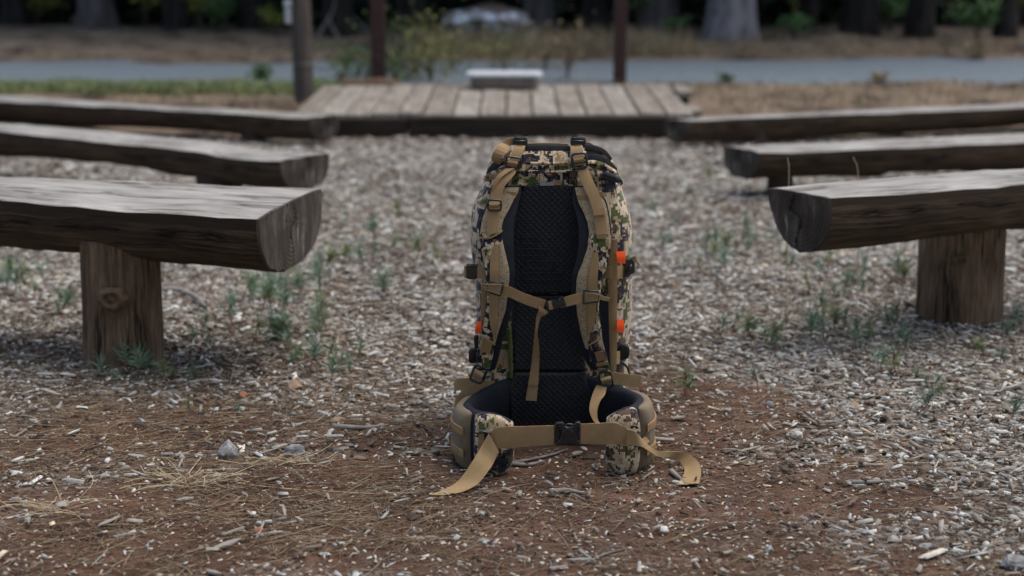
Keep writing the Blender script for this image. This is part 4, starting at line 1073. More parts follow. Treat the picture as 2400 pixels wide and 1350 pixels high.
def loft(name, rows, Yf, Yb, Yref, mat, parent, S=72, ex=3.2, wr=.006, cap=True, seed=0, top_in=None):
    V = []
    rows = catmull([np.array(r, float) for r in rows], 4)
    for i, r in enumerate(rows):
        py, x0, x1 = r[:3]; a = onY(x0, py, Yref); b = onY(x1, py, Yref); yf = Yf if len(r) < 4 else r[3]; yb = Yb if len(r) < 5 else r[4]
        cx_, cy_ = (a.x+b.x)/2, (yf+yb)/2; rx, ry = (b.x-a.x)/2, (yb-yf)/2; z = a.z
        for k in range(S):
            t = 2*pi*k/S; c, s = cos(t), sin(t)
            x_ = np.sign(c)*abs(c)**(2/ex)*rx; y_ = np.sign(s)*abs(s)**(2/ex)*ry
            w_ = 1+wr*12*(fbm(k*.22+seed, z*16, 5+seed)-.5)*.55
            V.append((cx_+x_*w_, cy_+y_*w_, z+.004*(vnoise(k*.3, z*20, 9)-.5)))
    Fc = grid_faces(len(rows), S, True)
    Fc += [tuple(range(S)), tuple((len(rows)-1)*S+k for k in range(S))]
    return mesh(name, V, Fc, mat, parent, smooth_=True)
# main bag (front rows given as photo y, left x, right x)
bag = loft('bag_body', [(398, 1150, 1440), (425, 1133, 1453), (448, 1124, 1458), (475, 1113, 1468), (500, 1106, 1475), (535, 1101, 1480), (565, 1102, 1480), (600, 1107, 1478), (640, 1114, 1478),
       (690, 1117, 1480), (740, 1118, 1478), (780, 1117, 1473), (830, 1113, 1470), (880, 1110, 1470), (930, 1112, 1466), (968, 1118, 1460), (983, 1130, 1450)], 3.672, 3.98, 3.82, M['camo'], BP)
lid = loft('lid', [(436, 1136, 1450, 3.685, 3.99), (420, 1135, 1453, 3.685, 3.99), (402, 1139, 1449, 3.686, 3.98), (385, 1146, 1441, 3.69, 3.95), (369, 1158, 1428, 3.695, 3.90), (357, 1174, 1416, 3.70, 3.85), (350, 1192, 1404, 3.705, 3.82), (347, 1212, 1386, 3.715, 3.80)], 3.685, 3.99, 3.82, M['camo'], BP, seed=4, wr=.010)
# lid zips and trim
strip('zipper', [((1230, 341), (1230, 358), 3.705), ((1285, 340), (1285, 355), 3.70), ((1338, 342), (1338, 357), 3.705)], M['zip'], lid, .004, crown=.003)
strip('lid_trim', [((1236, 336), (1236, 347), 3.72), ((1285, 335), (1285, 344), 3.715), ((1332, 337), (1332, 346), 3.72)], M['web'], lid, .004)
strip('zipper', [((1370, 339), (1370, 354), 3.69), ((1395, 341), (1393, 356), 3.69), ((1418, 351), (1411, 364), 3.70), ((1434, 370), (1424, 378), 3.725)], M['zip'], lid, .004, crown=.003)
strip('lid_trim', [((1374, 352), (1374, 361), 3.693), ((1396, 354), (1394, 362), 3.695), ((1416, 362), (1411, 371), 3.70), ((1432, 380), (1426, 384), 3.725)], M['web'], lid, .003)
strip('zipper', [((1374, 361), (1374, 376), 3.680), ((1397, 362), (1392, 378), 3.682), ((1422, 371), (1413, 387), 3.69), ((1446, 394), (1434, 402), 3.73)], M['zip'], lid, .004, crown=.003)
strip('zipper', [((1180, 370), (1186, 384), 3.688), ((1160, 378), (1170, 392), 3.69), ((1145, 394), (1157, 405), 3.70), ((1136, 418), (1148, 424), 3.735)], M['zip'], lid, .004, crown=.003)
strip('lid_fold', [((1376, 372), (1378, 388), 3.683), ((1408, 378), (1404, 394), 3.685), ((1440, 396), (1432, 408), 3.72)], M['camo'], lid, .010, K=7, crown=.010)
strip('lid_fold', [((1366, 398), (1366, 416), 3.684), ((1410, 396), (1408, 416), 3.685), ((1450, 412), (1444, 428), 3.73)], M['camo'], lid, .010, K=7, crown=.010)
strip('lid_fold', [((1140, 408), (1146, 424), 3.71), ((1165, 396), (1168, 416), 3.688), ((1186, 388), (1190, 408), 3.684)], M['camo'], lid, .010, K=7, crown=.010)
# haul panel between the top straps
hp = strip('haul_panel', [((1216, 357), (1352, 357), 3.690), ((1214, 380), (1353, 380), 3.674), ((1214, 405), (1353, 405), 3.668), ((1212, 440), (1355, 440), 3.668)], M['camo'], BP, .006, K=15, crown=.004)
strip('seam_band', [((1232, 379), (1232, 386), 3.663), ((1285, 380), (1285, 387), 3.661), ((1336, 379), (1336, 386), 3.663)], M['camo'], hp, .003, K=5, crown=.002)
strip('seam_band', [((1234, 398), (1234, 405), 3.660), ((1285, 400), (1285, 407), 3.658), ((1336, 398), (1336, 405), 3.660)], M['camo'], hp, .003, K=5, crown=.002)
for x0, x1 in ((1216, 1232), (1336, 1352)):
    strip('side_band', [((x0, 352), (x1, 352), 3.680), ((x0, 380), (x1, 380), 3.664), ((x0-2, 432), (x1-1, 432), 3.656)], M['camo'], hp, .004, K=5, crown=.002)
strip('label_tag', [((1265, 427), (1265, 435), 3.655), ((1299, 427), (1299, 435), 3.655)], M['greytag'], hp, .0015)
strip('brown_patch', [((1301, 422), (1316, 422), 3.656), ((1301, 434), (1316, 434), 3.656)], M['brownfab'], hp, .0015)
# dimpled black back panels
def panel(name, rows, Y, seed, bulge=.012):
    rows = sorted(rows); ys_ = [r[0] for r in rows]; nr = max(8, int((ys_[-1]-ys_[0])/1.6)); nc = 120; V = []
    z0 = onY(1290, ys_[0], Y).z
    for i in range(nr):
        py = lerp(ys_[0], ys_[-1], i/(nr-1)); x0 = interp(py, ys_, [r[1] for r in rows]); x1 = interp(py, ys_, [r[2] for r in rows])
        a = onY(x0, py, Y); b = onY(x1, py, Y); ev = min(i, nr-1-i)/(nr-1)
        for j in range(nc):
            q = j/(nc-1); xx = lerp(a.x, b.x, q); z = a.z
            e = min(q, 1-q)
            edge = 1-(1-min(1, e/.07))**3; ed2 = 1-(1-min(1, ev/.03))**3
            dx = .0145; u = xx/dx; v = z/(dx*.5)
            row = round(v); uu = u-(.5 if row % 2 else 0); du = (uu-round(uu))*dx; dv = (v-row)*dx*.5
            dome = max(0, 1-(du*du+dv*dv)/(.0038**2))**.5
            V.append((xx, Y-bulge*min(edge, ed2)-.0017*dome+.0015*(fbm(xx*30, z*30, seed)-.5), z))
    Vb = [(v[0], Y+.02, v[2]) for v in V]
    n0 = len(V); rim = [j for j in range(nc)]+[i*nc+nc-1 for i in range(1, nr)]+[(nr-1)*nc+j for j in range(nc-2, -1, -1)]+[i*nc for i in range(nr-2, 0, -1)]
    Fc = grid_faces(nr, nc); vv = V+[Vb[k] for k in rim]; m_ = len(rim)
    for k in range(m_): Fc.append((rim[k], rim[(k+1) % m_], n0+(k+1) % m_, n0+k))
    return mesh(name, vv, Fc, M['black_pad'], BP, smooth_=True)
M['black_pad'] = noisy('black_foam', (.007, .0072, .0088), (.014, .0145, .018), 300, .7, .3, .3, .0006)
up = panel('back_pad', [(430, 1240, 1328), (436, 1228, 1338), (448, 1218, 1347), (500, 1208, 1360), (560, 1199, 1370), (640, 1200, 1366), (688, 1199, 1366)], 3.668, 1)
panel('back_pad', [(690, 1199, 1366), (780, 1199, 1368), (867, 1201, 1372)], 3.668, 2)
panel('lumbar_pad', [(868, 1204, 1371), (900, 1190, 1385), (940, 1188, 1390), (1022, 1192, 1396)], 3.668, 3, .026)
# the moulded stepped bars pressed into the upper pad
for x0, x1, y0, y1 in [(1222, 1258, 555, 571), (1222, 1280, 583, 600), (1224, 1300, 611, 629), (1224, 1318, 640, 655)]:
    V, Fc = tube_vf([onY(x, y, 3.6525) for x, y in rrect((x0+x1)/2, (y0+y1)/2, x1-x0, y1-y0, 0, .15, 2)], .0011, 5, True)
    mesh('moulded_bar', V, Fc, M['black_pad'], up, smooth_=True)
# shoulder straps
YS = lambda py: interp(py, [430, 470, 520, 570, 640, 700, 760, 820, 880], [3.655, 3.640, 3.622, 3.608, 3.598, 3.598, 3.606, 3.628, 3.650])
def edge(pts, py):
    return interp(py, [p[1] for p in pts], [p[0] for p in pts])
def strap(inner, outer, blk, name='shoulder_strap'):
    ys_ = np.linspace(438, 862, 26)
    a = [((edge(outer, y), y), (edge(inner, y)+edge(blk, y), y), YS(y)+.006) for y in ys_]
    o = strip(name, a, M['black_fab'], BP, .016, n=2, K=11, crown=.004); return o
Lin = [(1219, 438), (1216, 452), (1205, 470), (1194, 493), (1182, 514), (1177, 537), (1180, 561), (1188, 596), (1196, 629), (1197, 648), (1195, 673), (1192, 698), (1188, 727), (1177, 760), (1167, 790), (1160, 830), (1152, 864)]
Lout = [(1176, 438), (1150, 460), (1140, 479), (1128, 512), (1122, 543), (1126, 560), (1129, 602), (1136, 631), (1140, 656), (1141, 690), (1138, 727), (1132, 760), (1124, 795), (1118, 830), (1114, 864)]
Lblk = [(2, 438), (14, 480), (26, 530), (24, 560), (12, 620), (9, 660), (10, 730), (12, 790), (8, 864)]
Rin = [(1345, 438), (1348, 452), (1353, 473), (1365, 496), (1375, 521), (1379, 546), (1374, 580), (1364, 612), (1352, 640), (1348, 660), (1347, 685), (1348, 727), (1356, 768), (1366, 810), (1384, 850), (1396, 866)]
Rout = [(1385, 438), (1405, 452), (1421, 473), (1427, 496), (1432, 531), (1434, 558), (1428, 602), (1420, 629), (1412, 656), (1408, 685), (1404, 716), (1405, 747), (1410, 770), (1413, 800), (1422, 836), (1430, 866)]
Rblk = [(-2, 438), (-14, 480), (-22, 530), (-20, 570), (-12, 620), (-8, 660), (-8, 730), (-10, 790), (-8, 864)]
sl_, sr_ = strap(Lin, Lout, Lblk), strap(Rout, Rin, [(0, 0)], 'shoulder_strap') if False else None
def strap_r():
    ys_ = np.linspace(438, 862, 26)
    a = [((edge(Rin, y)+edge(Rblk, y), y), (edge(Rout, y), y), YS(y)+.006) for y in ys_]
    return strip('shoulder_strap', a, M['black_fab'], BP, .016, n=2, K=11, crown=.004)
sr_ = strap_r()
def face(name, left, right, y0, y1, mat, parent, lift=.0095, n=14, crown=.004, dl=0, dr=0):
    ys_ = np.linspace(y0, y1, n)
    def ev(e, y): return e if isinstance(e, (int, float)) else edge(e, y)
    return strip(name, [((ev(left, y)+dl, y), (ev(right, y)+dr, y), YS(y)-lift) for y in ys_], mat, parent, .004, n=2, K=9, crown=crown)
Lweb_l = [(1144, 494), (1141, 548), (1149, 573), (1148, 640), (1147, 690), (1146, 747), (1152, 775), (1157, 790)]
Lweb_r = [(1170, 494), (1166, 548), (1169, 575), (1169, 640), (1168, 690), (1167, 740), (1163, 775), (1159, 790)]
face('mesh_face', Lout, Lin, 440, 560, M['spacer'], sl_, dl=3, dr=-2)
face('mesh_face', Lweb_r, Lin, 556, 800, M['spacer'], sl_, dl=-6, dr=-3)
face('camo_face', Lout, Lweb_l, 548, 800, M['camo'], sl_, lift=.010, dl=1, dr=4)
face('camo_face', [(1125, 545), (1129, 560), (1140, 600)], [(1177, 545), (1178, 560), (1168, 580), (1150, 600)], 545, 598, M['camo'], sl_, lift=.0125)
face('camo_face', Lout, Lin, 770, 862, M['camo'], sl_, lift=.011, dl=0, dr=-4)
strip('piping', [((1124, 555), (1125, 559), 3.596), ((1145, 556), (1146, 560), 3.592), ((1166, 546), (1167, 550), 3.593), ((1177, 538), (1178, 542), 3.597)], M['web_pale'], sl_, .002)
face('webbing', Lweb_l, Lweb_r, 573, 790, M['web'], sl_, lift=.0155, crown=.0008)
strip('webbing', [((1131, 793), (1156, 800), 3.601), ((1124, 830), (1147, 832), 3.616), ((1119, 858), (1139, 862), 3.634)], M['web'], sl_, .002)
strip('piping', [((1127, 786), (1128, 789), 3.600), ((1142, 793), (1141, 797), 3.598), ((1161, 806), (1160, 810), 3.606)], M['web_pale'], sl_, .002)
Rweb_l = [(1391, 590), (1383, 623), (1377, 664), (1376, 727), (1377, 785)]
Rweb_r = [(1400, 590), (1404, 602), (1400, 664), (1397, 727), (1394, 758), (1381, 785)]
face('mesh_face', Rin, Rout, 440, 570, M['spacer'], sr_, dl=2, dr=-3)
face('mesh_face', Rin, Rweb_l, 560, 815, M['spacer'], sr_, dl=3, dr=6)
face('camo_face', Rweb_r, Rout, 585, 800, M['camo'], sr_, lift=.010, dl=-4, dr=-1)
face('camo_face', [(1382, 548), (1384, 575), (1396, 600), (1400, 640)], [(1433, 548), (1432, 575), (1427, 600), (1418, 640)], 550, 636, M['camo'], sr_, lift=.0125)
face('camo_face', [(1384, 760), (1376, 785), (1372, 810), (1386, 850), (1398, 862)], Rout, 765, 862, M['camo'], sr_, lift=.011, dr=-1)
face('webbing', Rweb_l, Rweb_r, 592, 784, M['web'], sr_, lift=.0155, crown=.0008)
strip('webbing', [((1381, 806), (1405, 799), 3.607), ((1388, 824), (1412, 820), 3.614), ((1397, 852), (1423, 848), 3.630), ((1402, 872), (1428, 868), 3.640)], M['web'], sr_, .003)
strip('patch', [((1393, 826), (1414, 822), 3.609), ((1400, 848), (1421, 843), 3.620)], M['brownfab'], sr_, .0015)
strip('webbing', [((1397, 851), (1424, 846), 3.621), ((1398, 858), (1426, 853), 3.624)], M['web'], sr_, .004)
strip('piping', [((1378, 808), (1379, 811), 3.606), ((1394, 799), (1395, 803), 3.601), ((1408, 790), (1409, 794), 3.602)], M['web_pale'], sr_, .002)
strip('cross_tape', [((1182, 448), (1181, 459), 3.634), ((1200, 449), (1198, 460), 3.632), ((1211, 450), (1209, 461), 3.634)], M['web'], sl_, .003)
strip('cross_tape', [((1352, 458), (1354, 469), 3.630), ((1366, 456), (1368, 467), 3.627), ((1381, 455), (1383, 464), 3.626)], M['web'], sr_, .003)
strip('cross_tape', [((1404, 449), (1404, 460), 3.632), ((1414, 450), (1414, 460), 3.634), ((1420, 457), (1419, 461), 3.640)], M['web'], sr_, .004)
# load lifters and lid straps
ll = strip('load_lifter', [((1185, 394), (1209, 395), 3.652), ((1176, 404), (1208, 406), 3.640), ((1160, 425), (1197, 420), 3.630), ((1153, 445), (1181, 440), 3.622), ((1148, 462), (1176, 462), 3.617), ((1144, 490), (1171, 490), 3.608), ((1142, 520), (1167, 522), 3.600), ((1140, 552), (1165, 546), 3.594)], M['web'], BP, .0025, n=6, K=5, crown=.001)
strip('fold', [((1186, 396), (1206, 395), 3.640), ((1168, 409), (1180, 412), 3.628), ((1158, 422), (1166, 428), 3.622), ((1153, 444), (1156, 446), 3.620)], M['web'], ll, .003)
slider('slider', 1159, 481, 31, 25, 1, 3.602, M['black_pl'], ll, 1)
strip('webbing_loop', [((1147, 475), (1169, 475), 3.600), ((1147, 481), (1169, 481), 3.597), ((1147, 487), (1169, 487), 3.600)], M['web'], ll, .003)
lr = strip('load_lifter', [((1352, 396), (1377, 392), 3.650), ((1362, 425), (1388, 418), 3.634), ((1376, 455), (1402, 448), 3.620), ((1389, 490), (1416, 487), 3.606), ((1391, 505), (1419, 503), 3.602), ((1394, 525), (1421, 523), 3.599), ((1398, 549), (1424, 545), 3.594)], M['web'], BP, .0025, n=6, K=5, crown=.001)
strip('hem', [((1390, 491), (1416, 488), 3.602), ((1391, 505), (1418, 503), 3.598)], M['web'], lr, .003)
strip('tab', [((1397, 548), (1423, 546), 3.590), ((1399, 560), (1421, 559), 3.590)], M['web'], lr, .003)
slt = strip('lid_strap', [((1205, 338), (1231, 340), 3.690), ((1203, 346), (1230, 347), 3.672), ((1197, 362), (1223, 364), 3.660), ((1190, 385), (1216, 388), 3.653)], M['web'], BP, .0025, K=3)
srt = strip('lid_strap', [((1338, 340), (1364, 338), 3.690), ((1337, 348), (1365, 346), 3.672), ((1340, 365), (1368, 362), 3.660), ((1347, 388), (1373, 385), 3.653)], M['web'], BP, .0025, K=3)
slider('ladder_lock', 1203, 381, 36, 25, 8, 3.648, M['black_pl'], slt, 2, .0028)
strip('webbing_loop', [((1191, 374), (1214, 378), 3.648), ((1190, 380), (1213, 384), 3.6435), ((1189, 387), (1212, 391), 3.648)], M['web'], slt, .003)
slider('ladder_lock', 1358, 377, 34, 35, -8, 3.646, M['black_pl'], srt, 2, .0030)
strip('webbing_loop', [((1344, 372), (1367, 368), 3.645), ((1345, 377), (1368, 373), 3.641), ((1346, 382), (1369, 378), 3.645)], M['web'], srt, .003)
def top_buckle(x0, x1, y0, y1, parent, fl=1):
    w_, h_ = x1-x0, y1-y0
    pts = [(x0+.02*w_, y0+.12*h_), (x0+.16*w_, y0), (x0+.88*w_, y0+.05*h_), (x1, y0+.22*h_), (x1-.02*w_, y0+.6*h_), (x1-.06*w_, y1), (x0+.80*w_, y1-.05*h_), (x0+.78*w_, y0+.72*h_), (x0+.05*w_, y0+.75*h_), (x0, y0+.6*h_)]
    o = plate('buckle', pts, 3.686, .016, M['black_pl'], parent, .002)
    V, Fc = merge([tube_vf([onY(x0+.12*w_, y0+.3*h_, 3.685), onY(x0+.5*w_, y0+.36*h_, 3.680), onY(x0+.88*w_, y0+.34*h_, 3.685)], .003, 8)])
    mesh('buckle_ridge', V, Fc, M['black_pl'], parent, smooth_=True)
top_buckle(1202, 1237, 322, 348, slt); top_buckle(1337, 1374, 322, 348, srt)
rl = strip('strap_end', [((1206, 322), (1206, 338), 3.70), ((1190, 325), (1194, 342), 3.695), ((1178, 333), (1188, 346), 3.69), ((1172, 344), (1186, 352), 3.685)], M['web'], slt, .003)
strip('rolled_strap', [((1172, 340), (1196, 350), 3.692), ((1165, 346), (1190, 358), 3.672), ((1156, 357), (1180, 366), 3.664), ((1153, 366), (1174, 374), 3.666), ((1157, 373), (1175, 380), 3.672)], M['web'], slt, .016, n=2, K=3, crown=0, smooth_=False)
strip('rolled_strap', [((1181, 364), (1176, 380), 3.662), ((1190, 356), (1186, 374), 3.662), ((1196, 349), (1193, 366), 3.668)], M['brownfab'], slt, .005)
strip('strap_end', [((1374, 334), (1373, 344), 3.70), ((1382, 334), (1384, 342), 3.70), ((1392, 340), (1390, 345), 3.70)], M['web'], srt, .004)
# sternum strap
ss = strip('sternum_strap', [((1176, 668), (1173, 692), 3.574), ((1196, 672), (1195, 697), 3.570), ((1217, 682), (1214, 706), 3.568), ((1242, 692), (1238, 716), 3.566), ((1280, 704), (1272, 727), 3.565)], M['web'], BP, .0022, K=4)
sr2 = strip('sternum_strap', [((1321, 697), (1326, 719), 3.565), ((1348, 689), (1350, 713), 3.568), ((1372, 686), (1371, 710), 3.574)], M['web'], BP, .0022, K=4)
for o_, x0 in ((ss, 1186), (sr2, 1341)):
    ya, yb_ = (669, 697) if o_ is ss else (690, 716)
    strip('stitch_line', [((x0, ya+2), (x0+1.5, ya+2), 3.5675), ((x0-2, yb_-3), (x0-.5, yb_-3), 3.5675)], M['web_pale'], o_, .001)
strip('sternum_tail', [((1263, 716), (1286, 730), 3.561), ((1262, 728), (1279, 737), 3.560), ((1257, 744), (1267, 745), 3.566), ((1254, 775), (1260, 775), 3.572), ((1251, 800), (1262, 797), 3.590), ((1249, 820), (1264, 820), 3.606), ((1246, 850), (1264, 845), 3.620), ((1240, 888), (1262, 888), 3.624), ((1232, 938), (1258, 940), 3.624)], M['web'], ss, .0022, n=6, K=4)
strip('hem', [((1240, 886), (1263, 888), 3.621), ((1238, 902), (1261, 903), 3.621)], M['web'], ss, .003)
def rotpts(pts, cx_, cy_, a): 
    c, s = cos(R(a)), sin(R(a)); return [(cx_+x*c-y*s, cy_+x*s+y*c) for x, y in pts]
rel = [(-24, -11), (-10, -12), (-4, -13), (4, -9), (9, -9), (14, -15), (20, -15), (23, -10), (22, -3), (23, 4), (22, 12), (12, 14), (4, 10), (-4, 11), (-10, 12), (-23, 12)]
plate('buckle', rotpts(rel, 1303, 714, -14), 3.556, .012, M['black_pl'], ss, .002)
plate('buckle_ridge', rotpts([(-6, -4), (14, -5), (18, 0), (14, 5), (-6, 4)], 1303, 714, -14), 3.5535, .006, M['black_pl'], ss, .001)
strip('webbing_loop', [((1284, 707), (1292, 705), 3.5535), ((1288, 726), (1297, 724), 3.5535)], M['web'], ss, .003)
def ghook(frame, cord, parent, pins):
    V, Fc = merge([tube_vf([onY(x, y, 3.570) for x, y in frame], .0024, 6, True)]); mesh('hook_frame', V, Fc, M['black_pl'], parent, smooth_=True)
    V, Fc = tube_vf([onY(x, y, 3.566) for x, y in cord], .0013, 6); mesh('cord', V, Fc, M['web'], parent, smooth_=True)
    for (x, y) in pins:
        V, Fc = tube_vf([onY(a, b, 3.5655) for a, b in rrect(x, y, 5, 7, 8)], .0007, 5, True); mesh('metal_pin', V, Fc, M['greytag'], parent)
ghook([(1144, 661), (1180, 663), (1177, 678), (1172, 693), (1141, 684)], [(1176, 667), (1136, 666), (1131, 671), (1140, 680), (1172, 690)], sl_, [(1168, 676), (1142, 671)])
strip('hook_tape', [((1144, 667), (1143, 681), 3.571), ((1160, 669), (1158, 686), 3.569), ((1176, 672), (1173, 690), 3.571)], M['web'], sl_, .003)
ghook([(1368, 682), (1402, 682), (1405, 690), (1402, 708), (1368, 711)], [(1372, 687), (1404, 690), (1414, 695), (1404, 703), (1372, 708)], sr_, [(1374, 697), (1402, 696)])
strip('hook_tape', [((1370, 690), (1370, 705), 3.571), ((1388, 690), (1388, 706), 3.569), ((1404, 692), (1402, 704), 3.571)], M['web'], sr_, .003)
strip('strap_end', [((1404, 692), (1403, 701), 3.572), ((1416, 695), (1414, 704), 3.578), ((1430, 698), (1427, 706), 3.585)], M['web'], sr_, .002)
# strap bottom buckles and their webbing
slider('ladder_lock', 1121, 877, 30, 38, 22, 3.625, M['black_pl'], sl_, 2, .003)
strip('webbing_loop', [((1114, 864), (1134, 875), 3.622), ((1111, 871), (1131, 883), 3.617), ((1108, 878), (1128, 890), 3.621)], M['web'], sl_, .003)
slider('ladder_lock', 1420, 890, 28, 38, -12, 3.630, M['black_pl'], sr_, 2, .003)
strip('webbing_loop', [((1407, 887), (1431, 881), 3.627), ((1409, 893), (1433, 887), 3.622), ((1411, 899), (1434, 893), 3.627)], M['web'], sr_, .003)
strip('strap_tail', [((1398, 903), (1422, 908), 3.628), ((1390, 920), (1418, 925), 3.610), ((1383, 945), (1407, 940), 3.590), ((1382, 965), (1400, 962), 3.570), ((1390, 985), (1402, 986), 3.555), ((1400, 996), (1412, 996), 3.545)], M['web'], sr_, .0022, n=6, K=4)
strip('stabiliser_strap', [((1126, 890), (1136, 900), 3.635), ((1110, 898), (1126, 912), 3.640), ((1084, 915), (1102, 934), 3.650), ((1067, 935), (1078, 952), 3.645), ((1064, 950), (1066, 968), 3.62)], M['web_pale'], BP, .0022, K=4)
strip('stabiliser_strap', [((1112, 884), (1112, 908), 3.660), ((1085, 887), (1084, 913), 3.665), ((1068, 890), (1066, 918), 3.68), ((1066, 896), (1068, 924), 3.72)], M['web_pale'], BP, .0022, K=4)
strip('stabiliser_strap', [((1120, 896), (1122, 912), 3.655), ((1150, 893), (1148, 908), 3.66), ((1175, 893), (1170, 905), 3.67)], M['web_pale'], BP, .0022, K=4)
strip('stabiliser_strap', [((1434, 872), (1436, 900), 3.650), ((1470, 876), (1470, 904), 3.655), ((1502, 880), (1502, 907), 3.66)], M['web_pale'], BP, .0022, K=4)
# frame panel with tan tapes showing left of the back pad
fp = strip('frame_sheet', [((1158, 800), (1204, 800), 3.664), ((1155, 850), (1204, 850), 3.664), ((1150, 900), (1204, 900), 3.664)], M['camo'], BP, .004)
strip('tape', [((1158, 832), (1158, 862), 3.659), ((1170, 832), (1170, 860), 3.659)], M['web'], fp, .002)
strip('tape', [((1180, 838), (1180, 864), 3.659), ((1193, 838), (1193, 863), 3.659)], M['web'], fp, .002)
M['olive'] = noisy('olive_fabric', (.055, .065, .02), (.08, .09, .03), 60, .9, .2, .2)
strip('frame_stay', [((1188, 770), (1199, 770), 3.655), ((1192, 830), (1201, 830), 3.655), ((1195, 885), (1203, 885), 3.655)], M['olive'], fp, .006, K=5, crown=.003)
# side compression straps, buckles, tapes and orange tabs
cs = strip('side_strap', [((1119, 625), (1119, 653), 3.70), ((1130, 625), (1130, 653), 3.68), ((1142, 625), (1142, 654), 3.672)], M['web'], BP, .003)
plate('buckle', [(1092, 624), (1097, 621), (1115, 622), (1119, 626), (1119, 650), (1114, 656), (1096, 655), (1091, 649)], 3.70, .018, M['black_pl'], cs, .003)
strip('strap_end', [((1089, 624), (1089, 650), 3.715), ((1092, 623), (1092, 652), 3.70)], M['web'], cs, .003)
cs2 = strip('side_strap', [((1414, 624), (1414, 653), 3.672), ((1436, 624), (1436, 653), 3.668), ((1460, 623), (1459, 653), 3.70)], M['web'], BP, .003)
plate('buckle', [(1459, 628), (1466, 612), (1484, 607), (1488, 613), (1488, 640), (1480, 643), (1470, 650), (1459, 651)], 3.70, .018, M['black_pl'], cs2, .003)
V, Fc = tube_vf([onY(1466, 640, 3.697), onY(1474, 632, 3.695), onY(1480, 620, 3.697)], .003, 8); mesh('buckle_ridge', V, Fc, M['black_pl'], cs2, smooth_=True)
strip('strap_end', [((1472, 608), (1478, 618), 3.715), ((1486, 600), (1490, 614), 3.712), ((1492, 604), (1498, 622), 3.715)], M['web'], cs2, .004)
cs3 = strip('side_strap', [((1422, 824), (1422, 853), 3.672), ((1438, 824), (1438, 855), 3.668), ((1452, 823), (1452, 852), 3.69)], M['web_pale'], BP, .003)
plate('buckle', [(1448, 822), (1456, 812), (1470, 810), (1476, 816), (1475, 838), (1466, 844), (1450, 845)], 3.695, .016, M['black_pl'], cs3, .003)
V, Fc = tube_vf([onY(x, y, 3.71) for x, y in [(1446, 850), (1460, 850), (1470, 860), (1476, 878), (1462, 880), (1446, 876)]], .0035, 6, True); mesh('buckle_loop', V, Fc, M['black_pl'], cs3, smooth_=True)
cs4 = strip('side_strap', [((1118, 826), (1118, 848), 3.69), ((1134, 828), (1134, 850), 3.672)], M['web'], BP, .003)
plate('buckle', [(1098, 822), (1106, 819), (1120, 822), (1122, 850), (1104, 853), (1098, 848)], 3.695, .016, M['black_pl'], cs4, .003)
plate('buckle_loop', [(1110, 790), (1116, 786), (1122, 789), (1121, 818), (1112, 819)], 3.70, .01, M['black_pl'], cs4, .002)
strip('side_tape', [((1427, 560), (1447, 560), 3.672), ((1426, 654), (1447, 654), 3.670), ((1426, 740), (1446, 740), 3.670), ((1428, 820), (1446, 820), 3.670), ((1430, 876), (1444, 876), 3.670)], M['web'], BP, .004, K=5, crown=.002)
strip('side_tape', [((1128, 668), (1142, 668), 3.672), ((1127, 740), (1140, 740), 3.670), ((1126, 800), (1138, 800), 3.670)], M['web'], BP, .004, K=5, crown=.002)
strip('side_pocket', [((1404, 700), (1426, 700), 3.668), ((1408, 760), (1427, 760), 3.668), ((1414, 860), (1430, 860), 3.668)], M['black_fab'], BP, .004)
strip('pull_tab', [((1444, 590), (1465, 589), 3.664), ((1446, 604), (1466, 603), 3.658), ((1447, 616), (1466, 618), 3.656)], M['orange'], BP, .003)
strip('pull_tab', [((1446, 750), (1462, 749), 3.664), ((1446, 764), (1463, 764), 3.658), ((1446, 778), (1462, 779), 3.656)], M['orange'], BP, .003)
strip('pull_tab', [((1118, 755), (1128, 752), 3.664), ((1114, 768), (1128, 767), 3.658), ((1113, 781), (1127, 782), 3.656)], M['orange'], BP, .003)
V, Fc = tube_vf([onY(x, y, 3.67) for x, y in [(1453, 420), (1456, 424), (1458, 430), (1454, 432)]], .003, 6); mesh('cord_end', V, Fc, M['black_pl'], BP)
# hip belt
def sweep(name, path, mat, parent, thick, off=0, sgn=1, n=6, ex=4, zpad=(0, 0), S=20):
    """upright padded band: path of (x, y, ztop, zbot); off = distance outwards"""
    P = catmull([np.array(p, float) for p in path], n); V = []; uv = []; m = len(P); s_ = 0
    for i, p in enumerate(P):
        t = P[min(i+1, m-1)][:2]-P[max(i-1, 0)][:2]; t = t/np.linalg.norm(t); nn = np.array([t[1], -t[0]])*sgn
        if i: s_ += np.linalg.norm(p[:2]-P[i-1][:2])
        zt, zb = p[2]+zpad[0], p[3]+zpad[1]
        end = min(1, (min(i, m-1-i)+.6)/2.2)
        for k in range(S):
            a = 2*pi*k/S; c, s = cos(a), sin(a)
            d = off+np.sign(c)*abs(c)**(2/2.6)*thick/2*end; z = (zt+zb)/2+np.sign(s)*abs(s)**(2/ex)*(zt-zb)/2*(.94+.06*end)
            V.append((p[0]+nn[0]*d, p[1]+nn[1]*d, max(z, G(p[0], p[1])+.002))); uv.append((s_, z))
    Fc = grid_faces(m, S, True)+[tuple(range(S)), tuple((m-1)*S+k for k in range(S))]
    o = mesh(name, V, Fc, mat, parent, smooth_=True, uvs=uv); o.data.set_sharp_from_angle(angle=R(60)); return o
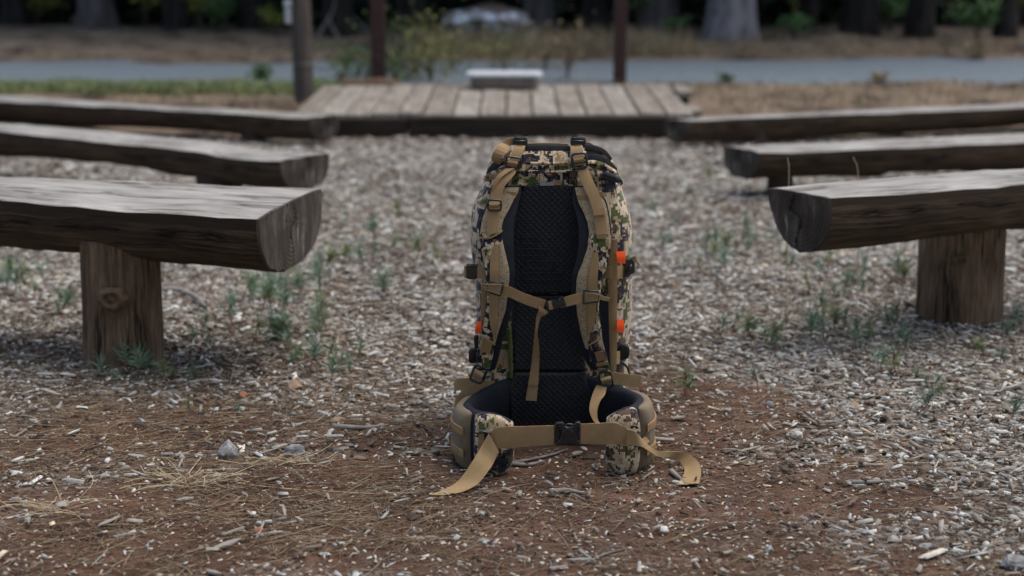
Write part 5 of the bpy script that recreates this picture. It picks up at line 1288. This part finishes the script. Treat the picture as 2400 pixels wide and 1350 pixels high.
def wing(pts, sgn):
    path = []
    for px, Y, py, zb in pts:
        q = onY(px, py, Y); path.append((q.x, q.y, q.z, zb))
    hb = sweep('hip_belt', path, M['black_fab'], BP, .034, 0, sgn)
    c = path
    sweep('belt_pocket', c[2:6], M['tanfab'], hb, .044, .014, sgn, zpad=(-.002, -.010), ex=2.6)
    for fz in (.66, .27):
        sub = [(x, y, zb+(zt-zb)*fz+.010, zb+(zt-zb)*fz-.010) for x, y, zt, zb in c[2:6]]
        sweep('belt_tape', sub, M['web'], hb, .004, .0365, sgn, ex=8)
    sweep('camo_panel', c[5:], M['camo'], hb, .052, .008, sgn, zpad=(-.001, -.012), ex=2.4)
    return hb, path
hl, pl = wing([(1212, 3.665, 876, .05), (1160, 3.660, 897, .04), (1118, 3.635, 922, .02), (1096, 3.570, 941, .008), (1097, 3.505, 950, .006), (1118, 3.462, 962, .006), (1160, 3.440, 968, .006), (1198, 3.456, 982, .036)], 1)
hr, pr = wing([(1362, 3.665, 876, .05), (1415, 3.660, 893, .04), (1462, 3.640, 910, .02), (1494, 3.575, 924, .008), (1500, 3.505, 936, .006), (1484, 3.462, 950, .006), (1460, 3.444, 956, .006), (1426, 3.459, 972, .034)], -1)
bl = strip('belt_webbing', [((1149, 1012), (1160, 1050), 3.397), ((1172, 1001), (1170, 1051), 3.394), ((1230, 999), (1230, 1047), 3.398), ((1308, 997), (1308, 1042), 3.396)], M['web'], BP, .0025, n=8, K=6, crown=.001)
br = strip('belt_webbing', [((1352, 994), (1352, 1040), 3.396), ((1400, 992), (1400, 1041), 3.398), ((1441, 991), (1441, 1041), 3.394), ((1472, 1004), (1470, 1043), 3.396)], M['web'], BP, .0025, n=8, K=6, crown=.001)
K3 = lambda x, y: (1050+x/4.5, 780+y/4.5)
outl = [K3(*q) for q in [(1118, 975), (1140, 953), (1215, 946), (1232, 985), (1262, 1002), (1300, 1000), (1328, 980), (1345, 946), (1385, 942), (1402, 958), (1398, 985), (1372, 1005), (1356, 1070), (1372, 1130), (1402, 1162), (1392, 1190), (1330, 1182), (1250, 1182), (1150, 1192), (1140, 1165), (1180, 1122), (1190, 1045), (1165, 1002)]]
plate('hip_buckle', outl, 3.386, .016, M['black_pl'], bl, .003)
plate('hip_buckle_bar', [K3(*q) for q in [(1122, 990), (1175, 1000), (1192, 1060), (1178, 1130), (1150, 1185), (1120, 1175)]], 3.392, .01, M['black_pl'], bl, .002)
plate('hip_buckle_bar', [K3(*q) for q in [(1400, 985), (1372, 1000), (1352, 1060), (1370, 1130), (1392, 1180), (1398, 1150)]], 3.392, .01, M['black_pl'], bl, .002)
plate('hip_buckle_ridge', [K3(*q) for q in [(1225, 1020), (1300, 1020), (1325, 1050), (1320, 1120), (1340, 1170), (1215, 1172), (1225, 1120), (1205, 1050)]], 3.3835, .008, M['black_pl'], bl, .002)
V, Fc = tube_vf([onY(*K3(*q), 3.388) for q in [(1228, 975), (1262, 962), (1305, 966), (1335, 985)]], .0022, 6); mesh('hip_buckle_loop', V, Fc, M['black_pl'], bl, smooth_=True)
strip('belt_tail', [((1146, 1016), (1168, 1056), 3.386), ((1126, 1050), (1158, 1082), 3.374), ((1108, 1080), (1145, 1103), 3.352), ((1074, 1127), (1120, 1134), 3.326), ((1040, 1148), (1090, 1151), 3.300), ((1006, 1160), (1040, 1171), 3.268)], M['web_pale'], bl, .0025, n=6, K=5)
strip('belt_tail', [((1469, 1005), (1468, 1043), 3.388), ((1490, 1013), (1500, 1046), 3.385), ((1512, 1037), (1521, 1058), 3.405), ((1540, 1056), (1541, 1070), 3.45), ((1574, 1058), (1572, 1072), 3.50), ((1607, 1061), (1592, 1081), 3.50), ((1635, 1080), (1604, 1101), 3.455), ((1643, 1106), (1602, 1114), 3.41), ((1638, 1138), (1587, 1137), 3.345)], M['web_pale'], br, .0025, n=7, K=5)
strip('loop', [((1122, 1010), (1122, 1060), 3.408), ((1134, 1014), (1134, 1062), 3.404)], M['web'], bl, .003)
V, Fc = tube_vf([onY(x, y, 3.404) for x, y in [(1122, 1013), (1138, 1012), (1145, 1022)]], .0035, 6); mesh('belt_ring', V, Fc, M['black_pl'], bl, smooth_=True)
V, Fc = tube_vf([onY(x, y, 3.408) for x, y in [(1478, 1002), (1488, 998), (1494, 1004)]], .0035, 6); mesh('belt_ring', V, Fc, M['black_pl'], br, smooth_=True)
strip('belt_lower_strap', [((1498, 1035), (1508, 1048), 3.42), ((1514, 1020), (1522, 1034), 3.46), ((1526, 1004), (1531, 1018), 3.50)], M['web'], br, .0025)
strip('ground_strap', [((1082, 1046), (1082, 1062), 3.56), ((1050, 1052), (1050, 1066), 3.575), ((1020, 1058), (1015, 1066), 3.575), ((994, 1060), (1000, 1072), 3.56)], M['web_pale'], BP, .0022, K=4)
